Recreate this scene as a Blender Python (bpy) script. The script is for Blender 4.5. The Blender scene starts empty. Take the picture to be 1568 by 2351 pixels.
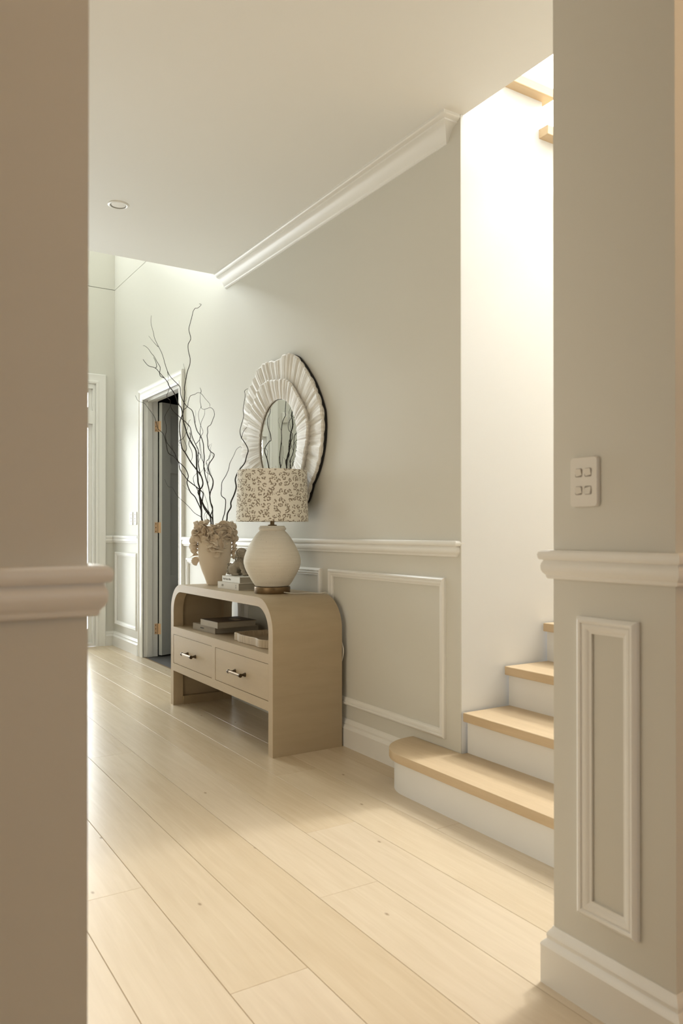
import bpy, bmesh, math, random
from mathutils import Vector, Matrix, noise as mnoise
random.seed(7)
PI = math.pi
sc = bpy.context.scene
COL = sc.collection

# ------------------------------------------------------------------ camera
CAM_H = 1.06
YAW, PITCH = 0.562559298, 0.00455
F_PX = 1777.59
cam_d = bpy.data.cameras.new('camera'); cam = bpy.data.objects.new('camera', cam_d); COL.objects.link(cam)
c_, s_ = math.cos(YAW), math.sin(YAW)
cp_, sp_ = math.cos(PITCH), math.sin(PITCH)
FWD = Vector((-c_*cp_, s_*cp_, sp_)); RGT = Vector((s_, c_, 0)); UP = Vector((c_*sp_, -s_*sp_, cp_))
m = Matrix((RGT, UP, -FWD)).transposed().to_4x4(); m.translation = (0, 0, CAM_H)
cam.matrix_world = m
cam_d.sensor_fit = 'AUTO'; cam_d.sensor_width = 36.0
cam_d.lens = F_PX/2351*36.0
cam_d.shift_y = 38.463/2351
cam_d.clip_start = 0.05; cam_d.clip_end = 100
cam_d.dof.use_dof = True; cam_d.dof.focus_distance = 4.4; cam_d.dof.aperture_fstop = 5.0
sc.camera = cam

# ------------------------------------------------------------------ world, lights, exposure
w = bpy.data.worlds.new('sky'); sc.world = w; w.use_nodes = True
bg = w.node_tree.nodes['Background']; bg.inputs[0].default_value = (0.90, 0.95, 1.0, 1); bg.inputs[1].default_value = 1.6
sc.view_settings.view_transform = 'Standard'; sc.view_settings.look = 'None'
sc.view_settings.exposure = 0.32; sc.view_settings.gamma = 1.0; sc.view_settings.use_curve_mapping = False

def area(name, loc, target, sx, sy, watts, color, spread=180):
    d = bpy.data.lights.new(name, 'AREA'); d.shape = 'RECTANGLE'; d.size = sx; d.size_y = sy
    d.energy = watts; d.color = color; d.spread = math.radians(spread)
    o = bpy.data.objects.new(name, d); COL.objects.link(o); o.location = loc
    dr = Vector(target)-Vector(loc)
    o.rotation_euler = dr.to_track_quat('-Z', 'Y').to_euler()
    return o
# daylight through the stair window above the half landing
area('stair_window_daylight', (-2.05, 5.32, 4.55), (-2.0, 1.9, 0.2), 0.45, 0.85, 205, (1.0, 0.99, 0.965))
# fill added under the closed stair well roof, for more bounced light
area('stair_bounce_fill', (-1.95, 3.9, 5.57), (-1.95, 3.9, 0.0), 0.9, 1.3, 100, (0.98, 0.99, 1.0))
# daylight through the glazed entry and the high window above it
area('entry_daylight', (-7.52, 1.09, 1.30), (-4.0, 1.09, 1.1), 1.9, 2.4, 128, (0.93, 0.99, 1.0))
area('high_window_daylight', (-7.52, 1.05, 4.45), (-4.5, 1.2, 2.6), 1.2, 1.3, 118, (0.92, 0.99, 1.0))
# warm fill added at the unseen lounge window behind the camera
area('lounge_window_fill', (2.9, 1.3, 1.6), (-1.0, 0.6, 1.2), 1.6, 1.6, 5, (1.0, 0.80, 0.56))
# soft fill added through an unseen opening in the hall's left wall
area('left_room_fill', (-2.3, -0.75, 1.25), (-2.3, 2.0, 1.1), 1.6, 2.0, 11.5, (1.0, 0.88, 0.72))
# warm fill added behind the camera, aimed at the lounge ceiling; no lamp modelled
area('lounge_ceiling_fill', (1.0, 2.3, 1.75), (0.8, 2.2, 3.0), 0.4, 0.4, 23, (1.0, 0.64, 0.33))

# ------------------------------------------------------------------ materials
def lin(r, g, b):
    f = lambda c: (c/255/12.92) if c/255 <= .04045 else ((c/255+.055)/1.055)**2.4
    return (f(r), f(g), f(b), 1)
def newmat(name):
    mt = bpy.data.materials.new(name); mt.use_nodes = True
    return mt, mt.node_tree, mt.node_tree.nodes['Principled BSDF']
def N(nt, t, **kw):
    n = nt.nodes.new(t)
    for k, v in kw.items():
        if k in ('inputs',):
            for kk, vv in v.items(): n.inputs[kk].default_value = vv
        else: setattr(n, k, v)
    return n
def plain(name, col, rough=.5, spec=.5, metal=0, bump=0, bscale=200, var=0, vscale=6, coat=0):
    mt, nt, b = newmat(name)
    b.inputs['Base Color'].default_value = col; b.inputs['Roughness'].default_value = rough
    b.inputs['Specular IOR Level'].default_value = spec; b.inputs['Metallic'].default_value = metal
    if coat: b.inputs['Coat Weight'].default_value = coat
    tc = N(nt, 'ShaderNodeTexCoord')
    if bump:
        n = N(nt, 'ShaderNodeTexNoise', inputs={'Scale': bscale, 'Detail': 3})
        nt.links.new(tc.outputs['Object'], n.inputs['Vector'])
        bp = N(nt, 'ShaderNodeBump', inputs={'Strength': bump, 'Distance': .002})
        nt.links.new(n.outputs['Fac'], bp.inputs['Height']); nt.links.new(bp.outputs[0], b.inputs['Normal'])
    if var:
        n = N(nt, 'ShaderNodeTexNoise', inputs={'Scale': vscale, 'Detail': 4})
        nt.links.new(tc.outputs['Object'], n.inputs['Vector'])
        mx = N(nt, 'ShaderNodeMix', data_type='RGBA')
        mx.inputs[6].default_value = tuple(c*(1-var) for c in col[:3])+(1,)
        mx.inputs[7].default_value = tuple(min(1, c*(1+var)) for c in col[:3])+(1,)
        nt.links.new(n.outputs['Fac'], mx.inputs[0]); nt.links.new(mx.outputs[2], b.inputs['Base Color'])
    return mt
def wood(name, c1, c2, axis, rough=.5, rand=0.0, knots=False, stretch=14, scale=3.0, bump=.05):
    """wood with grain along axis (0 x, 1 y, 2 z)"""
    mt, nt, b = newmat(name)
    L = nt.links.new
    tc = N(nt, 'ShaderNodeTexCoord'); oi = N(nt, 'ShaderNodeObjectInfo')
    mp = N(nt, 'ShaderNodeMapping'); s = [stretch]*3; s[axis] = 1.0; mp.inputs['Scale'].default_value = s
    add = N(nt, 'ShaderNodeVectorMath', operation='ADD'); mul = N(nt, 'ShaderNodeMath', operation='MULTIPLY'); mul.inputs[1].default_value = 37.0
    L(oi.outputs['Random'], mul.inputs[0]); L(tc.outputs['Object'], add.inputs[0]); L(mul.outputs[0], add.inputs[1]); L(add.outputs[0], mp.inputs['Vector'])
    n1 = N(nt, 'ShaderNodeTexNoise', inputs={'Scale': scale, 'Detail': 6, 'Roughness': .6, 'Distortion': .6}); L(mp.outputs[0], n1.inputs['Vector'])
    n2 = N(nt, 'ShaderNodeTexNoise', inputs={'Scale': 1.3, 'Detail': 3}); L(add.outputs[0], n2.inputs['Vector'])
    av = N(nt, 'ShaderNodeMix', data_type='FLOAT'); av.inputs[0].default_value = .4
    L(n1.outputs['Fac'], av.inputs[2]); L(n2.outputs['Fac'], av.inputs[3])
    rp = N(nt, 'ShaderNodeMapRange', inputs={'From Min': .3, 'From Max': .7}); L(av.outputs[0], rp.inputs['Value'])
    mx = N(nt, 'ShaderNodeMix', data_type='RGBA'); mx.inputs[6].default_value = c1; mx.inputs[7].default_value = c2
    L(rp.outputs[0], mx.inputs[0]); out = mx.outputs[2]
    if rand:
        hs = N(nt, 'ShaderNodeHueSaturation'); mr = N(nt, 'ShaderNodeMapRange', inputs={'To Min': 1-rand, 'To Max': 1+rand})
        L(oi.outputs['Random'], mr.inputs['Value']); L(mr.outputs[0], hs.inputs['Value']); L(out, hs.inputs['Color'])
        ms = N(nt, 'ShaderNodeMapRange', inputs={'To Min': 1.06, 'To Max': .94}); L(oi.outputs['Random'], ms.inputs['Value']); L(ms.outputs[0], hs.inputs['Saturation'])
        out = hs.outputs[0]
    if knots:
        mk = N(nt, 'ShaderNodeMapping'); sk = [5.0]*3; sk[axis] = 2.6; mk.inputs['Scale'].default_value = sk; L(add.outputs[0], mk.inputs['Vector'])
        v = N(nt, 'ShaderNodeTexVoronoi', voronoi_dimensions='2D', inputs={'Scale': 1.0}); L(mk.outputs[0], v.inputs['Vector'])
        wn = N(nt, 'ShaderNodeSeparateColor'); L(v.outputs['Color'], wn.inputs[0])
        gt = N(nt, 'ShaderNodeMath', operation='GREATER_THAN'); gt.inputs[1].default_value = .8; L(wn.outputs[0], gt.inputs[0])
        kr = N(nt, 'ShaderNodeMapRange', inputs={'From Min': .008, 'From Max': .032, 'To Min': .6, 'To Max': 0.0}); L(v.outputs['Distance'], kr.inputs['Value'])
        kf = N(nt, 'ShaderNodeMath', operation='MULTIPLY'); L(kr.outputs[0], kf.inputs[0]); L(gt.outputs[0], kf.inputs[1])
        mk2 = N(nt, 'ShaderNodeMix', data_type='RGBA'); L(kf.outputs[0], mk2.inputs[0]); L(out, mk2.inputs[6]); mk2.inputs[7].default_value = lin(110, 82, 52)
        out = mk2.outputs[2]
    L(out, b.inputs['Base Color']); b.inputs['Roughness'].default_value = rough
    if bump:
        bp = N(nt, 'ShaderNodeBump', inputs={'Strength': bump, 'Distance': .001}); L(n1.outputs['Fac'], bp.inputs['Height']); L(bp.outputs[0], b.inputs['Normal'])
    return mt

M = {}
M['wall'] = plain('wall_paint', (.705, .688, .622, 1), .5, .28, bump=.03, bscale=90)
M['white'] = plain('trim_paint', (.87, .855, .81, 1), .35, .5)
M['ceil'] = plain('ceiling_paint', (.82, .80, .745, 1), .6, .3)
M['stairwhite'] = plain('stair_white_paint', (.84, .84, .825, 1), .5, .4)
M['plank'] = wood('oak_plank', (.59, .472, .325, 1), (.70, .583, .422, 1), 0, .27, rand=.03, knots=True)
M['tread'] = wood('oak_tread', (.57, .43, .26, 1), (.67, .52, .34, 1), 0, .42)
M['treadY'] = wood('oak_tread_long', (.56, .41, .235, 1), (.66, .50, .31, 1), 1, .42)
M['seam'] = plain('floor_underlay', (.25, .17, .10, 1), .9, .1)
M['console'] = wood('washed_oak', (.43, .34, .22, 1), (.50, .40, .265, 1), 1, .5, stretch=7, scale=2.4, bump=.03)
M['consoleX'] = wood('washed_oak_lit_front', (.50, .395, .258, 1), (.57, .45, .30, 1), 0, .5, stretch=7, scale=2.4, bump=.03)  # front copy of the oak, lightened to stand for light on that side
M['consolein'] = wood('washed_oak_shaded_inside', (.36, .27, .16, 1), (.43, .33, .20, 1), 2, .55, stretch=7, scale=2.4)  # darker copy of the oak, shade of the recess put into the colour
M['gap'] = plain('dark_gap', (.02, .015, .01, 1), .9, .1)
M['bronze'] = plain('aged_bronze', (.235, .165, .095, 1), .34, .5, metal=1, var=.2, vscale=30)
M['darkbronze'] = plain('dark_bronze', (.09, .065, .04, 1), .4, .5, metal=1)
M['brass'] = plain('satin_brass', (.86, .60, .36, 1), .38, .5, metal=.25)
M['black'] = plain('black_edge', (.012, .011, .010, 1), .6, .3)
M['bark'] = plain('willow_bark', (.022, .016, .011, 1), .7, .3, var=.3, vscale=40)
M['clay'] = plain('pale_clay', (.80, .675, .53, 1), .8, .25, bump=.12, bscale=260, var=.05)
M['stone'] = plain('carved_stone', (.37, .32, .25, 1), .85, .2, bump=.5, bscale=320, var=.28, vscale=60)
M['bookwhite'] = plain('book_cover_white', (.72, .69, .61, 1), .45, .4)
M['bookcream'] = plain('book_cover_cream', (.70, .65, .56, 1), .5, .4)
M['bookdark'] = plain('book_cover_brown', (.085, .055, .03, 1), .5, .4, var=.2)
M['booktan'] = plain('book_cover_tan', (.42, .36, .27, 1), .6, .3)
M['bookclay'] = plain('book_cover_clay', (.34, .28, .20, 1), .6, .3)
M['ink'] = plain('grey_ink', (.30, .29, .27, 1), .7, .2)
M['inkdark'] = plain('dark_ink', (.05, .05, .05, 1), .7, .2)
M['plastic'] = plain('white_plastic', (.80, .77, .71, 1), .3, .5)
M['door'] = plain('door_paint', (.62, .62, .58, 1), .45, .4)
M['carpet'] = plain('grey_carpet', (.13, .125, .12, 1), .95, .1, bump=.4, bscale=300)
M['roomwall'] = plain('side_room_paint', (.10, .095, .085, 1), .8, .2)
M['tray'] = wood('pale_tray_wood', (.40, .31, .20, 1), (.72, .60, .44, 1), 2, .6, stretch=16, scale=7)
M['lampcer'] = None
M['lampwhite'] = plain('lamp_inner', (.75, .72, .65, 1), .6, .3)
M['cord'] = plain('white_cord', (.70, .66, .58, 1), .5, .4)
M['underlight'] = plain('downlight_lens', (.80, .76, .68, 1), .35, .5)

def pages_mat():
    mt, nt, b = newmat('page_edges'); L = nt.links.new
    tc = N(nt, 'ShaderNodeTexCoord'); mp = N(nt, 'ShaderNodeMapping'); mp.inputs['Scale'].default_value = (3, 3, 900)
    L(tc.outputs['Object'], mp.inputs['Vector']); n = N(nt, 'ShaderNodeTexNoise', inputs={'Scale': 1.0, 'Detail': 2}); L(mp.outputs[0], n.inputs['Vector'])
    mx = N(nt, 'ShaderNodeMix', data_type='RGBA'); mx.inputs[6].default_value = (.30, .27, .21, 1); mx.inputs[7].default_value = (.55, .50, .41, 1)
    L(n.outputs['Fac'], mx.inputs[0]); L(mx.outputs[2], b.inputs['Base Color']); b.inputs['Roughness'].default_value = .8
    return mt
M['pages'] = pages_mat()
def lampcer_mat():
    mt, nt, b = newmat('ribbed_ceramic'); L = nt.links.new
    tc = N(nt, 'ShaderNodeTexCoord'); mp = N(nt, 'ShaderNodeMapping'); mp.inputs['Scale'].default_value = (6, 6, 240)
    L(tc.outputs['Object'], mp.inputs['Vector']); n = N(nt, 'ShaderNodeTexNoise', inputs={'Scale': 1.0, 'Detail': 4, 'Roughness': .65}); L(mp.outputs[0], n.inputs['Vector'])
    n2 = N(nt, 'ShaderNodeTexNoise', inputs={'Scale': 130, 'Detail': 3}); L(tc.outputs['Object'], n2.inputs['Vector'])
    mx = N(nt, 'ShaderNodeMix', data_type='RGBA'); mx.inputs[6].default_value = (.70, .64, .54, 1); mx.inputs[7].default_value = (.86, .81, .71, 1)
    L(n.outputs['Fac'], mx.inputs[0]); 
    dk = N(nt, 'ShaderNodeMapRange', inputs={'From Min': .64, 'From Max': .74, 'To Min': 0.0, 'To Max': .35}); L(n2.outputs['Fac'], dk.inputs['Value'])
    m2 = N(nt, 'ShaderNodeMix', data_type='RGBA'); L(dk.outputs[0], m2.inputs[0]); L(mx.outputs[2], m2.inputs[6]); m2.inputs[7].default_value = (.36, .30, .23, 1)
    L(m2.outputs[2], b.inputs['Base Color']); b.inputs['Roughness'].default_value = .8
    bp = N(nt, 'ShaderNodeBump', inputs={'Strength': .55, 'Distance': .002}); L(n.outputs['Fac'], bp.inputs['Height']); L(bp.outputs[0], b.inputs['Normal'])
    return mt
M['lampcer'] = lampcer_mat()
def leopard_mat():
    mt, nt, b = newmat('leopard_print_linen'); L = nt.links.new
    uv = N(nt, 'ShaderNodeTexCoord')
    n0 = N(nt, 'ShaderNodeTexNoise', noise_dimensions='2D', inputs={'Scale': 26.0, 'Detail': 1}); L(uv.outputs['UV'], n0.inputs['Vector'])
    vm = N(nt, 'ShaderNodeVectorMath', operation='SCALE'); vm.inputs['Scale'].default_value = .014; L(n0.outputs['Color'], vm.inputs[0])
    va = N(nt, 'ShaderNodeVectorMath', operation='ADD'); L(uv.outputs['UV'], va.inputs[0]); L(vm.outputs[0], va.inputs[1])
    v = N(nt, 'ShaderNodeTexVoronoi', voronoi_dimensions='2D', inputs={'Scale': 38.0, 'Randomness': .7}); L(va.outputs[0], v.inputs['Vector'])
    # ring around every cell centre
    a = N(nt, 'ShaderNodeMapRange', inputs={'From Min': .09, 'From Max': .13}); L(v.outputs['Distance'], a.inputs['Value'])
    c = N(nt, 'ShaderNodeMapRange', inputs={'From Min': .40, 'From Max': .44, 'To Min': 1.0, 'To Max': 0.0}); L(v.outputs['Distance'], c.inputs['Value'])
    ring = N(nt, 'ShaderNodeMath', operation='MULTIPLY'); L(a.outputs[0], ring.inputs[0]); L(c.outputs[0], ring.inputs[1])
    n1 = N(nt, 'ShaderNodeTexNoise', noise_dimensions='2D', inputs={'Scale': 105.0, 'Detail': 0}); L(uv.outputs['UV'], n1.inputs['Vector'])
    br = N(nt, 'ShaderNodeMapRange', inputs={'From Min': .43, 'From Max': .46}); L(n1.outputs['Fac'], br.inputs['Value'])
    sp = N(nt, 'ShaderNodeMath', operation='MULTIPLY'); L(ring.outputs[0], sp.inputs[0]); L(br.outputs[0], sp.inputs[1])
    mx = N(nt, 'ShaderNodeMix', data_type='RGBA'); mx.inputs[6].default_value = (.94, .90, .81, 1); mx.inputs[7].default_value = (.37, .31, .24, 1)
    L(sp.outputs[0], mx.inputs[0]); L(mx.outputs[2], b.inputs['Base Color']); b.inputs['Roughness'].default_value = .85
    b.inputs['Specular IOR Level'].default_value = .2
    wv = N(nt, 'ShaderNodeTexNoise', noise_dimensions='2D', inputs={'Scale': 900.0}); L(uv.outputs['UV'], wv.inputs['Vector'])
    bp = N(nt, 'ShaderNodeBump', inputs={'Strength': .15, 'Distance': .0005}); L(wv.outputs['Fac'], bp.inputs['Height']); L(bp.outputs[0], b.inputs['Normal'])
    tr = N(nt, 'ShaderNodeBsdfTranslucent'); L(mx.outputs[2], tr.inputs['Color'])
    ms = N(nt, 'ShaderNodeMixShader'); ms.inputs[0].default_value = .08
    L(b.outputs[0], ms.inputs[1]); L(tr.outputs[0], ms.inputs[2])
    out = [x for x in nt.nodes if x.type == 'OUTPUT_MATERIAL'][0]; L(ms.outputs[0], out.inputs['Surface'])
    return mt
M['leopard'] = leopard_mat()
def shell_mat():
    mt, nt, b = newmat('pearly_shell'); L = nt.links.new
    tc = N(nt, 'ShaderNodeTexCoord')
    n = N(nt, 'ShaderNodeTexNoise', inputs={'Scale': 1.0, 'Detail': 5, 'Roughness': .7})
    mp = N(nt, 'ShaderNodeMapping'); mp.inputs['Scale'].default_value = (260, 6, 1); L(tc.outputs['UV'], mp.inputs['Vector']); L(mp.outputs[0], n.inputs['Vector'])
    mx = N(nt, 'ShaderNodeMix', data_type='RGBA'); mx.inputs[6].default_value = (.66, .62, .55, 1); mx.inputs[7].default_value = (.90, .87, .81, 1)
    rp = N(nt, 'ShaderNodeMapRange', inputs={'From Min': .3, 'From Max': .62}); L(n.outputs['Fac'], rp.inputs['Value'])
    L(rp.outputs[0], mx.inputs[0]); L(mx.outputs[2], b.inputs['Base Color']); b.inputs['Roughness'].default_value = .42
    b.inputs['Sheen Weight'].default_value = .1
    bp = N(nt, 'ShaderNodeBump', inputs={'Strength': .75, 'Distance': .004}); L(n.outputs['Fac'], bp.inputs['Height']); L(bp.outputs[0], b.inputs['Normal'])
    return mt
M['shell'] = shell_mat()
M['mirror'] = plain('mirror_silver', (.86, .88, .87, 1), .01, .5, metal=1)
def glass_mat():
    mt, nt, b = newmat('window_glass'); L = nt.links.new
    t = N(nt, 'ShaderNodeBsdfTransparent'); g = N(nt, 'ShaderNodeBsdfGlossy'); g.inputs['Roughness'].default_value = .02
    fr = N(nt, 'ShaderNodeFresnel'); ms = N(nt, 'ShaderNodeMixShader')
    L(fr.outputs[0], ms.inputs[0]); L(t.outputs[0], ms.inputs[1]); L(g.outputs[0], ms.inputs[2])
    out = [x for x in nt.nodes if x.type == 'OUTPUT_MATERIAL'][0]; L(ms.outputs[0], out.inputs['Surface'])
    return mt
M['glass'] = glass_mat()

# ------------------------------------------------------------------ mesh helpers
class MB:
    def __init__(s): s.v = []; s.f = []; s.uv = {}
    def add(s, vs, fs):
        o = len(s.v); s.v += [tuple(v) for v in vs]; s.f += [tuple(i+o for i in f) for f in fs]; return s
    def box(s, x0, x1, y0, y1, z0, z1):
        return s.add([(x0,y0,z0),(x1,y0,z0),(x1,y1,z0),(x0,y1,z0),(x0,y0,z1),(x1,y0,z1),(x1,y1,z1),(x0,y1,z1)],
                     [(0,3,2,1),(4,5,6,7),(0,1,5,4),(1,2,6,5),(2,3,7,6),(3,0,4,7)])
    def cbox(s, x0, x1, y0, y1, z0, z1, c):
        """box with its four top edges chamfered"""
        return s.add([(x0,y0,z0),(x1,y0,z0),(x1,y1,z0),(x0,y1,z0),(x0,y0,z1-c),(x1,y0,z1-c),(x1,y1,z1-c),(x0,y1,z1-c),
                      (x0+c,y0+c,z1),(x1-c,y0+c,z1),(x1-c,y1-c,z1),(x0+c,y1-c,z1)],
                     [(0,3,2,1),(0,1,5,4),(1,2,6,5),(2,3,7,6),(3,0,4,7),(4,5,9,8),(5,6,10,9),(6,7,11,10),(7,4,8,11),(8,9,10,11)])
    def loft(s, rings, closed_ring=True, cap=True):
        n = len(rings[0]); vs = [p for r in rings for p in r]; fs = []
        for i in range(len(rings)-1):
            for j in range(n if closed_ring else n-1):
                k = (j+1) % n
                fs.append((i*n+j, i*n+k, (i+1)*n+k, (i+1)*n+j))
        if cap and closed_ring:
            fs.append(tuple(range(n-1, -1, -1))); b = (len(rings)-1)*n; fs.append(tuple(b+j for j in range(n)))
        return s.add(vs, fs)
    def lathe(s, prof, cx, cy, n=48, cap=True):
        rings = [[(cx+r*math.cos(2*PI*j/n), cy+r*math.sin(2*PI*j/n), z) for j in range(n)] for r, z in prof]
        return s.loft(rings, True, cap)
    def prism(s, poly, axis, a0, a1):
        """polygon in the plane across axis, extruded from a0 to a1. axis 'z': (x,y); 'y': (x,z); 'x': (y,z)"""
        f = {'z': lambda p, a: (p[0], p[1], a), 'y': lambda p, a: (p[0], a, p[1]), 'x': lambda p, a: (a, p[0], p[1])}[axis]
        return s.loft([[f(p, a0) for p in poly], [f(p, a1) for p in poly]])
    def ring(s, outer, inner, axis, a0, a1):
        """plate between two open paths of equal length (outer, inner), extruded"""
        f = {'z': lambda p, a: (p[0], p[1], a), 'y': lambda p, a: (p[0], a, p[1]), 'x': lambda p, a: (a, p[0], p[1])}[axis]
        rr = [[f(o, a0), f(i, a0), f(i, a1), f(o, a1)] for o, i in zip(outer, inner)]
        return s.loft(rr)
    def tube(s, pts, rad, n=6):
        P = [Vector(p) for p in pts]; rings = []; prev = None
        for i, p in enumerate(P):
            t = (P[min(i+1, len(P)-1)]-P[max(i-1, 0)]).normalized()
            if prev is None:
                u = t.orthogonal().normalized()
            else:
                u = (prev - t*prev.dot(t)).normalized()
            prev = u; v2 = t.cross(u)
            r = rad[i] if isinstance(rad, (list, tuple)) else rad
            rings.append([p+(u*math.cos(2*PI*j/n)+v2*math.sin(2*PI*j/n))*r for j in range(n)])
        return s.loft(rings)
    def frame(s, prof, o, U, V, Nn, w, h):
        """rectangular mitred moulding: prof = [(inset, proud)], o corner, U/V in-plane axes, Nn outward"""
        o, U, V, Nn = Vector(o), Vector(U), Vector(V), Vector(Nn); rings = []
        for k in range(5):
            c = [(0,0),(1,0),(1,1),(0,1)][k % 4]; r = []
            for d, pr in prof:
                r.append(o+U*(d if c[0] == 0 else w-d)+V*(d if c[1] == 0 else h-d)+Nn*pr)
            rings.append(r)
        rings = rings[:4]; n = len(prof); vs = [p for r in rings for p in r]; fs = []
        for i in range(4):
            for j in range(n-1):
                a = i*n+j; b = ((i+1) % 4)*n+j
                fs.append((a, b, b+1, a+1))
        return s.add(vs, fs)
    def run(s, prof, path, side=1):
        """horizontal moulding prof=[(proud, z)] along xy path, mitred; side=+1: out is to the left of travel"""
        P = [Vector((p[0], p[1])) for p in path]; rings = []
        def nrm(a, b): d = (b-a).normalized(); return Vector((-d.y, d.x))*side
        for i, p in enumerate(P):
            if i == 0: off = nrm(P[0], P[1])
            elif i == len(P)-1: off = nrm(P[-2], P[-1])
            else:
                a, b = nrm(P[i-1], p), nrm(p, P[i+1]); mm = (a+b); off = mm/ (mm.dot(a))
            rings.append([(p.x+off.x*u, p.y+off.y*u, z) for u, z in prof])
        return s.loft(rings)

ORG = {}
def origin(o):
    if o is None: return Vector((0, 0, 0))
    return ORG.get(o.name, Vector((0, 0, 0)))
def tag(o, label=None, cat=None, group=None, kind=None):
    if label: o['label'] = label
    if cat: o['category'] = cat
    if group: o['group'] = group
    if kind: o['kind'] = kind
    return o
def fix_normals(me):
    bm = bmesh.new(); bm.from_mesh(me); bmesh.ops.recalc_face_normals(bm, faces=bm.faces); bm.to_mesh(me); bm.free()
def build(name, mb, mat, parent=None, smooth=False, at=None, bevel=0, label=None):
    """link mb (world coordinates) as one mesh object; its origin is the parent's origin (or 'at')"""
    og = Vector(at) if at is not None else origin(parent)
    me = bpy.data.meshes.new(name)
    me.from_pydata([tuple(Vector(v)-og) for v in mb.v], [], mb.f); me.update()
    fix_normals(me)
    if smooth:
        for p in me.polygons: p.use_smooth = True
    o = bpy.data.objects.new(name, me); COL.objects.link(o)
    if mat: me.materials.append(mat)
    ORG[o.name] = og
    if parent is not None:
        o.parent = parent; o.location = og-origin(parent)
    else: o.location = og
    if bevel:
        bv = o.modifiers.new('bevel', 'BEVEL'); bv.width = bevel; bv.segments = 2; bv.limit_method = 'ANGLE'; bv.angle_limit = math.radians(40)
    if smooth:
        md = o.modifiers.new('edges', 'EDGE_SPLIT'); md.split_angle = math.radians(28)
    if label: o['label'] = label
    return o
def empty(name, loc, label, cat, group=None):
    o = bpy.data.objects.new(name, None); COL.objects.link(o); o.location = loc; ORG[o.name] = Vector(loc)
    o.empty_display_size = .05
    return tag(o, label, cat, group)
def struct(name, mb, mat, label, cat, smooth=False, bevel=0):
    o = build(name, mb, mat, None, smooth, bevel=bevel); return tag(o, label, cat, kind='structure')

# ------------------------------------------------------------------ key planes
YW = 2.081            # console wall
XF = -7.31            # entry wall
XE = -2.395           # end of the console wall / stair side wall
ZC = 2.757            # hall ceiling
XV = -4.75            # edge of the ceiling toward the void
YS = 2.096            # edge of the ceiling toward the stair
HL = 0.12             # left wall of the hall
XP0, XP1, YP = -1.277, -0.957, 1.396     # pillar wall on the right
XN0, XN1, YN = -1.20, -1.05, 0.264       # nib wall on the left
TOP = 5.6

# ------------------------------------------------------------------ floor of planks
fl = MB().box(XF, 2.5, -1.6, 3.1, -.05, -.0025)
floor = struct('floor', fl, M['seam'], 'pale oak plank floor of the hall', 'floor')
SEAM0, PW, PL = .528, .2058, 2.71
joint = {-1: -2.277, 0: -2.277, 1: -1.643, 2: -3.70, 3: -1.936, 4: -2.376, 5: -3.003, 6: -2.162, 7: -1.1}
for i in range(-11, 13):
    y0 = SEAM0+PW*i; y1 = y0+PW
    if y1 < -1.6 or y0 > 3.1: continue
    xa = XF if (y1 > HL and y0 < YW) else -1.04
    if y0 > YW-.02: xa = XP1
    xb = 2.5
    j = joint.get(i, -1.0-1.37*((i*7) % 5)/2.3)
    k = math.floor((xa-j)/PL)
    x = j+k*PL
    yy1 = y1
    if xa == XF and y1 > YW: yy1 = YW
    yy0 = max(y0, HL) if xa == XF and y0 < HL else y0
    yy0 = max(yy0, -1.6); yy1 = min(yy1, 3.1)
    while x < xb:
        x0, x1 = max(x, xa), min(x+PL, xb)
        if x1-x0 > .02:
            mb = MB().cbox(x0+.0005, x1-.0005, yy0+.0007, yy1-.0007, -.0025, 0, .0006)
            build('plank', mb, M['plank'], floor, at=((x0+x1)/2, (yy0+yy1)/2, 0))
        x += PL

# ------------------------------------------------------------------ walls
DX0, DX1, DZ = -6.445, -5.59, 2.18      # door opening
G0, G1 = 3.340, 3.345                   # shadow line high in the void
wr = MB()
wr.box(XF-.1, DX0-.02, YW, YW+.12, -.02, G0).box(DX1+.02, XE-.1, YW, YW+.12, -.02, ZC+.3).box(DX0-.02, DX1+.02, YW, YW+.12, DZ+.02, G0)
wr.box(XE-.1, XE, YW, YW+.004, -.02, ZC)
wr.box(DX1+.02, XV, YW, YW+.12, ZC+.3, G0).box(XF-.1, XV, YW, YW+.12, G1, TOP).box(XF-.1, XV, YW+.06, YW+.12, G0, G1)
struct('wall_right', wr, M['wall'], 'long pale grey-green hall wall behind the console table', 'wall')
EY0, EY1, EZ = .385, 1.925, 2.442      # entry opening
wf = MB()
wf.box(XF-.12, XF, HL-.1, EY0, -.02, G0).box(XF-.12, XF, EY1, YW, -.02, G0).box(XF-.12, XF, EY0, EY1, EZ, G0)
wf.box(XF-.12, XF, HL-.1, .45, G1, TOP).box(XF-.12, XF, 1.65, YW, G1, TOP).box(XF-.12, XF, .45, 1.65, G1, 3.8).box(XF-.12, XF, .45, 1.65, 5.1, TOP)
wf.box(XF-.12, XF-.06, HL-.1, YW, G0, G1)
struct('wall_far', wf, M['wall'], 'pale entry wall at the far end of the hall', 'wall')
LO0, LO1, LOZ = -3.1, -1.5, 2.3      # unseen opening added in the left wall to let the fill through
wl = MB().box(XF-.1, LO0, HL-.12, HL, -.02, ZC+.3).box(LO1, XN0, HL-.12, HL, -.02, ZC+.3).box(LO0, LO1, HL-.12, HL, LOZ, ZC+.3).box(XF-.1, XV, HL-.12, HL, ZC+.3, TOP)
struct('wall_left', wl, M['wall'], 'left side wall of the hall, hidden behind the near corner', 'wall')
wn = MB().box(XN0, XN1, -1.6, YN, -.02, ZC)
struct('wall_near_left', wn, M['wall'], 'blurred tan wall end in the left foreground', 'wall')
wp = MB().box(XP0, XP1, YP, 3.1, -.02, ZC).box(XP0, XP0+.12, YP+.7, 5.3, ZC, TOP).box(XP0, XP1, 3.1, 5.3, -.02, ZC)
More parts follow.
